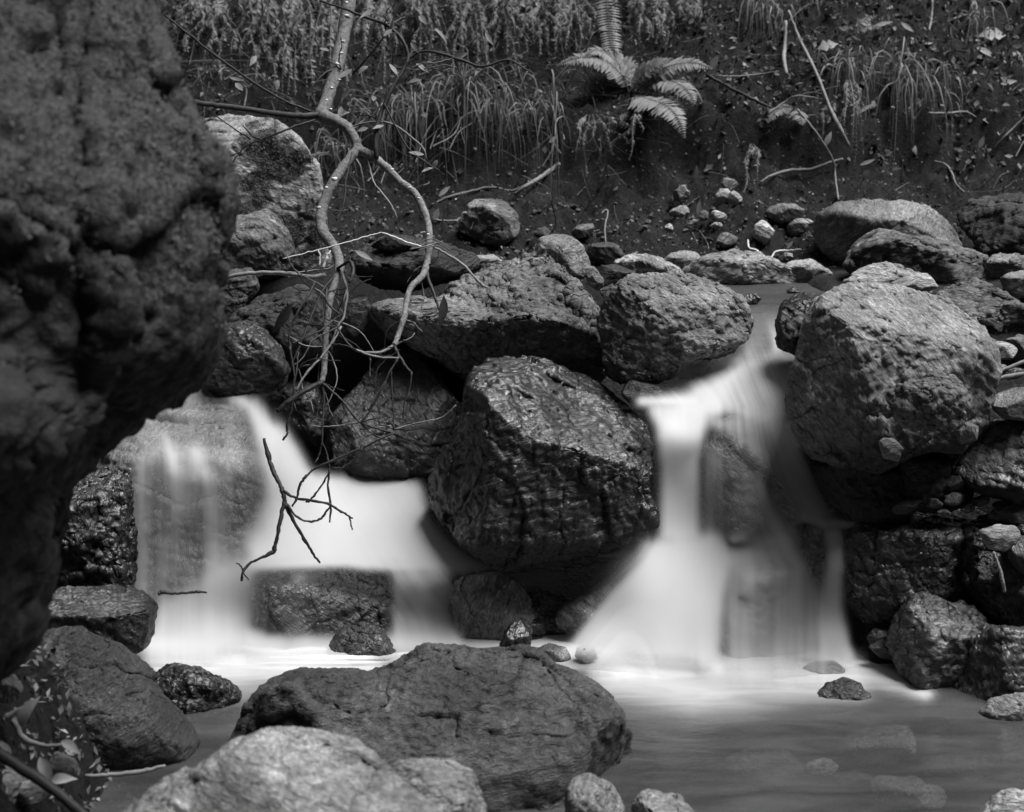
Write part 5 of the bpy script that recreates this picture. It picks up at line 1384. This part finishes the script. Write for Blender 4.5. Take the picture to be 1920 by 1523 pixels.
# ---- debris in the near lower left corner
def near_pt(u, v, d): return P(u, v, d)
rs = np.random.RandomState(77)
m = 3200
x = rs.uniform(-1.75, -.93, m); y = rs.uniform(2.9, 4.35, m); z = ground_z(x, y)
p_ = np.stack([x, y, z + .01], 1); n_ = np.tile([0, -.3, 1.0], (m, 1)); n_ /= np.linalg.norm(n_[0])
v_, f_, t_ = diamonds(p_, n_, .022, .26, 78, lift=1.2, flat=.25)
stuff('leaf_litter', 'blurred dead leaves in the lower left corner', v_, f_, MAT_LITTER, t_ ** 3 * 2.2 - .45)
wood('stick', 'pale blurred stick lying against the foot of the egg-shaped boulder', [[(160,1455,3.98,4),(220,1452,3.98,5),(270,1446,3.98,5),(310,1436,3.98,3)]], [MAT_DRYTWIG], 'stick')
wood('stick', 'pale forked twig in the lower left corner', [[(10,1345,3.8,8),(40,1330,3.8,6),(62,1312,3.8,4)], [(25,1350,3.8,8),(45,1385,3.8,6),(90,1398,3.8,4),(138,1392,3.8,3)]], [MAT_DRYTWIG], 'stick')
wood('stick', 'dark blurred branch slanting into the bottom left corner', [[(-20,1400,3.5,16),(40,1440,3.5,15),(100,1480,3.5,13),(170,1540,3.5,12)]], [MAT_DARKTWIG], 'branch')
for k, (u, v, a, b, tn, lb) in enumerate([(55,1485,32,22,.4,'pale blurred stone in the bottom left corner'), (10,1290,30,26,.24,'grey stone at the left edge beside the egg-shaped boulder'),
                                      (5,1480,30,60,.42,'upright white stone cut by the left edge at the bottom'), (120,1440,26,24,.18,'dull stone under the egg-shaped boulder')]):
    rock('nl%d' % k, 'stone', lb, ell(u, v, a, b, 10 * k, 300 + k), 3.75, T=.8, level=4, tone=tn, cat='stone')
# ---- twigs and scraps on the right-hand shore
wood('stick', 'short dead stick at the right edge above the oval stone', [[(1862,700,5.0,3),(1890,690,5.0,4),(1925,676,5.0,4)]], [MAT_DRYTWIG], 'stick')
wood('stick', 'pale frayed stick at the right edge below another stick', [[(1858,712,4.98,4),(1890,706,4.98,5),(1925,700,4.98,4)]], [MAT_DRYTWIG], 'stick')
wood('root', 'thin root running down the steep black rock face', [[(1862,1035,4.72,3),(1872,1060,4.72,4),(1880,1090,4.72,4),(1884,1110,4.73,3)]], [MAT_BARK], 'root')

# ---- dead leaves hanging in the twigs and stones under the pool
for k, (u, v, ln, an, lb) in enumerate([(546,570,62,-122,'dark hanging dead leaf in front of the humped boulder'), (527,618,30,-75,'small dark dead leaf below the larger hanging one'), (832,555,60,-95,'dark shrivelled leaf hanging from the right limb of the sapling')]):
    s = 5.0 / FPX; a_ = math.radians(an); dr = RT * math.cos(a_) + UP * math.sin(a_)
    v_, f_ = leaf_vf(P(u, v, 5.0), dr, -FW + RT * .6, ln * s, ln * s * .16, .5, .1, 8)
    tag(obj_at('dead_leaf', v_, f_, MAT_DARKTWIG), lb, 'leaf')

# a pale mineral vein across the rounded rock below the centre boulder
def vein_on(key, pts, r):
    tr = bvh_of([key]); out = []
    for (u, v) in crom(np.array(pts, float), 8):
        q = P(u, v, 1.0) - CAM; h = tr.ray_cast(Vector(CAM), Vector(q / np.linalg.norm(q)))
        if h[0] is not None: out.append(np.array(h[0]) - .4 * r * FW)
    if len(out) < 4: return
    v, f = tube_vf(np.array(out), r * (1 + .5 * rng.uniform(-1, 1, len(out))), 5)
    ob = ROCKS[key]['ob']; base = np.array(ob.location); Rm = np.array(ob.rotation_euler.to_matrix())
    m = link('mineral_vein', make_mesh('mineral_vein', (v - base) @ Rm, f, MAT_DRYTWIG), (0, 0, 0), ob); m['label'] = 'thin pale vein'
vein_on('b35', [(872,1080),(862,1100),(866,1118),(876,1132),(880,1150),(896,1165),(905,1178),(914,1192)], .0035)

# ---- gravel and crumbs of soil along the foot of the bank
rs = np.random.RandomState(91)
p_, n_ = bank_points(900, -1.9, 2.3, 6.08, 6.6, 92)
iv, jf = ico(1)
V, F, T2 = [], [], []
for q in p_:
    s_ = rs.uniform(.004, .013) * np.array([1, rs.uniform(.6, 1), rs.uniform(.5, .9)]); b = len(V)
    V += list(iv * s_ * (1 + .25 * rs.normal(size=(len(iv), 1))) + q + np.array([0, 0, .2 * s_[2]])); F += [tuple(int(x) + b for x in t) for t in jf]; T2 += [rs.uniform(-.6, .9) + (1.2 if rs.uniform() < .05 else 0)] * len(iv)
stuff('gravel', 'fine gravel and soil crumbs along the foot of the bank', np.array(V), F, MAT_LITTER, np.array(T2), 'gravel')

# crumpled dead leaves lying among the debris of the near corner
for k, (u, v, ln, an, lb) in enumerate([(38,1362,46,70,'pale crumpled leaf highest in the lower left corner'), (75,1420,38,-60,'drooping pale leaf in the middle of the corner debris'), (95,1465,34,20,'curled leaf beside the dark blurred branch'),
                                    (20,1425,40,120,'broad pale leaf at the left edge of the corner debris'), (115,1390,30,-20,'narrow leaf against the egg-shaped boulder foot')]):
    s = 3.75 / FPX; a_ = math.radians(an); dr = RT * math.cos(a_) + UP * math.sin(a_) - FW * .3
    v_, f_ = leaf_vf(P(u, v, 3.72), dr, -FW + UP * .8 + RT * rng.uniform(-.5, .5), ln * s * 1.3, ln * s * .32, .45, .5, 8)
    tag(obj_at('dead_leaf', v_, f_, MAT_LEAF, tint=np.full(len(v_), .5)), lb, 'leaf', 'dead leaves in the near corner')
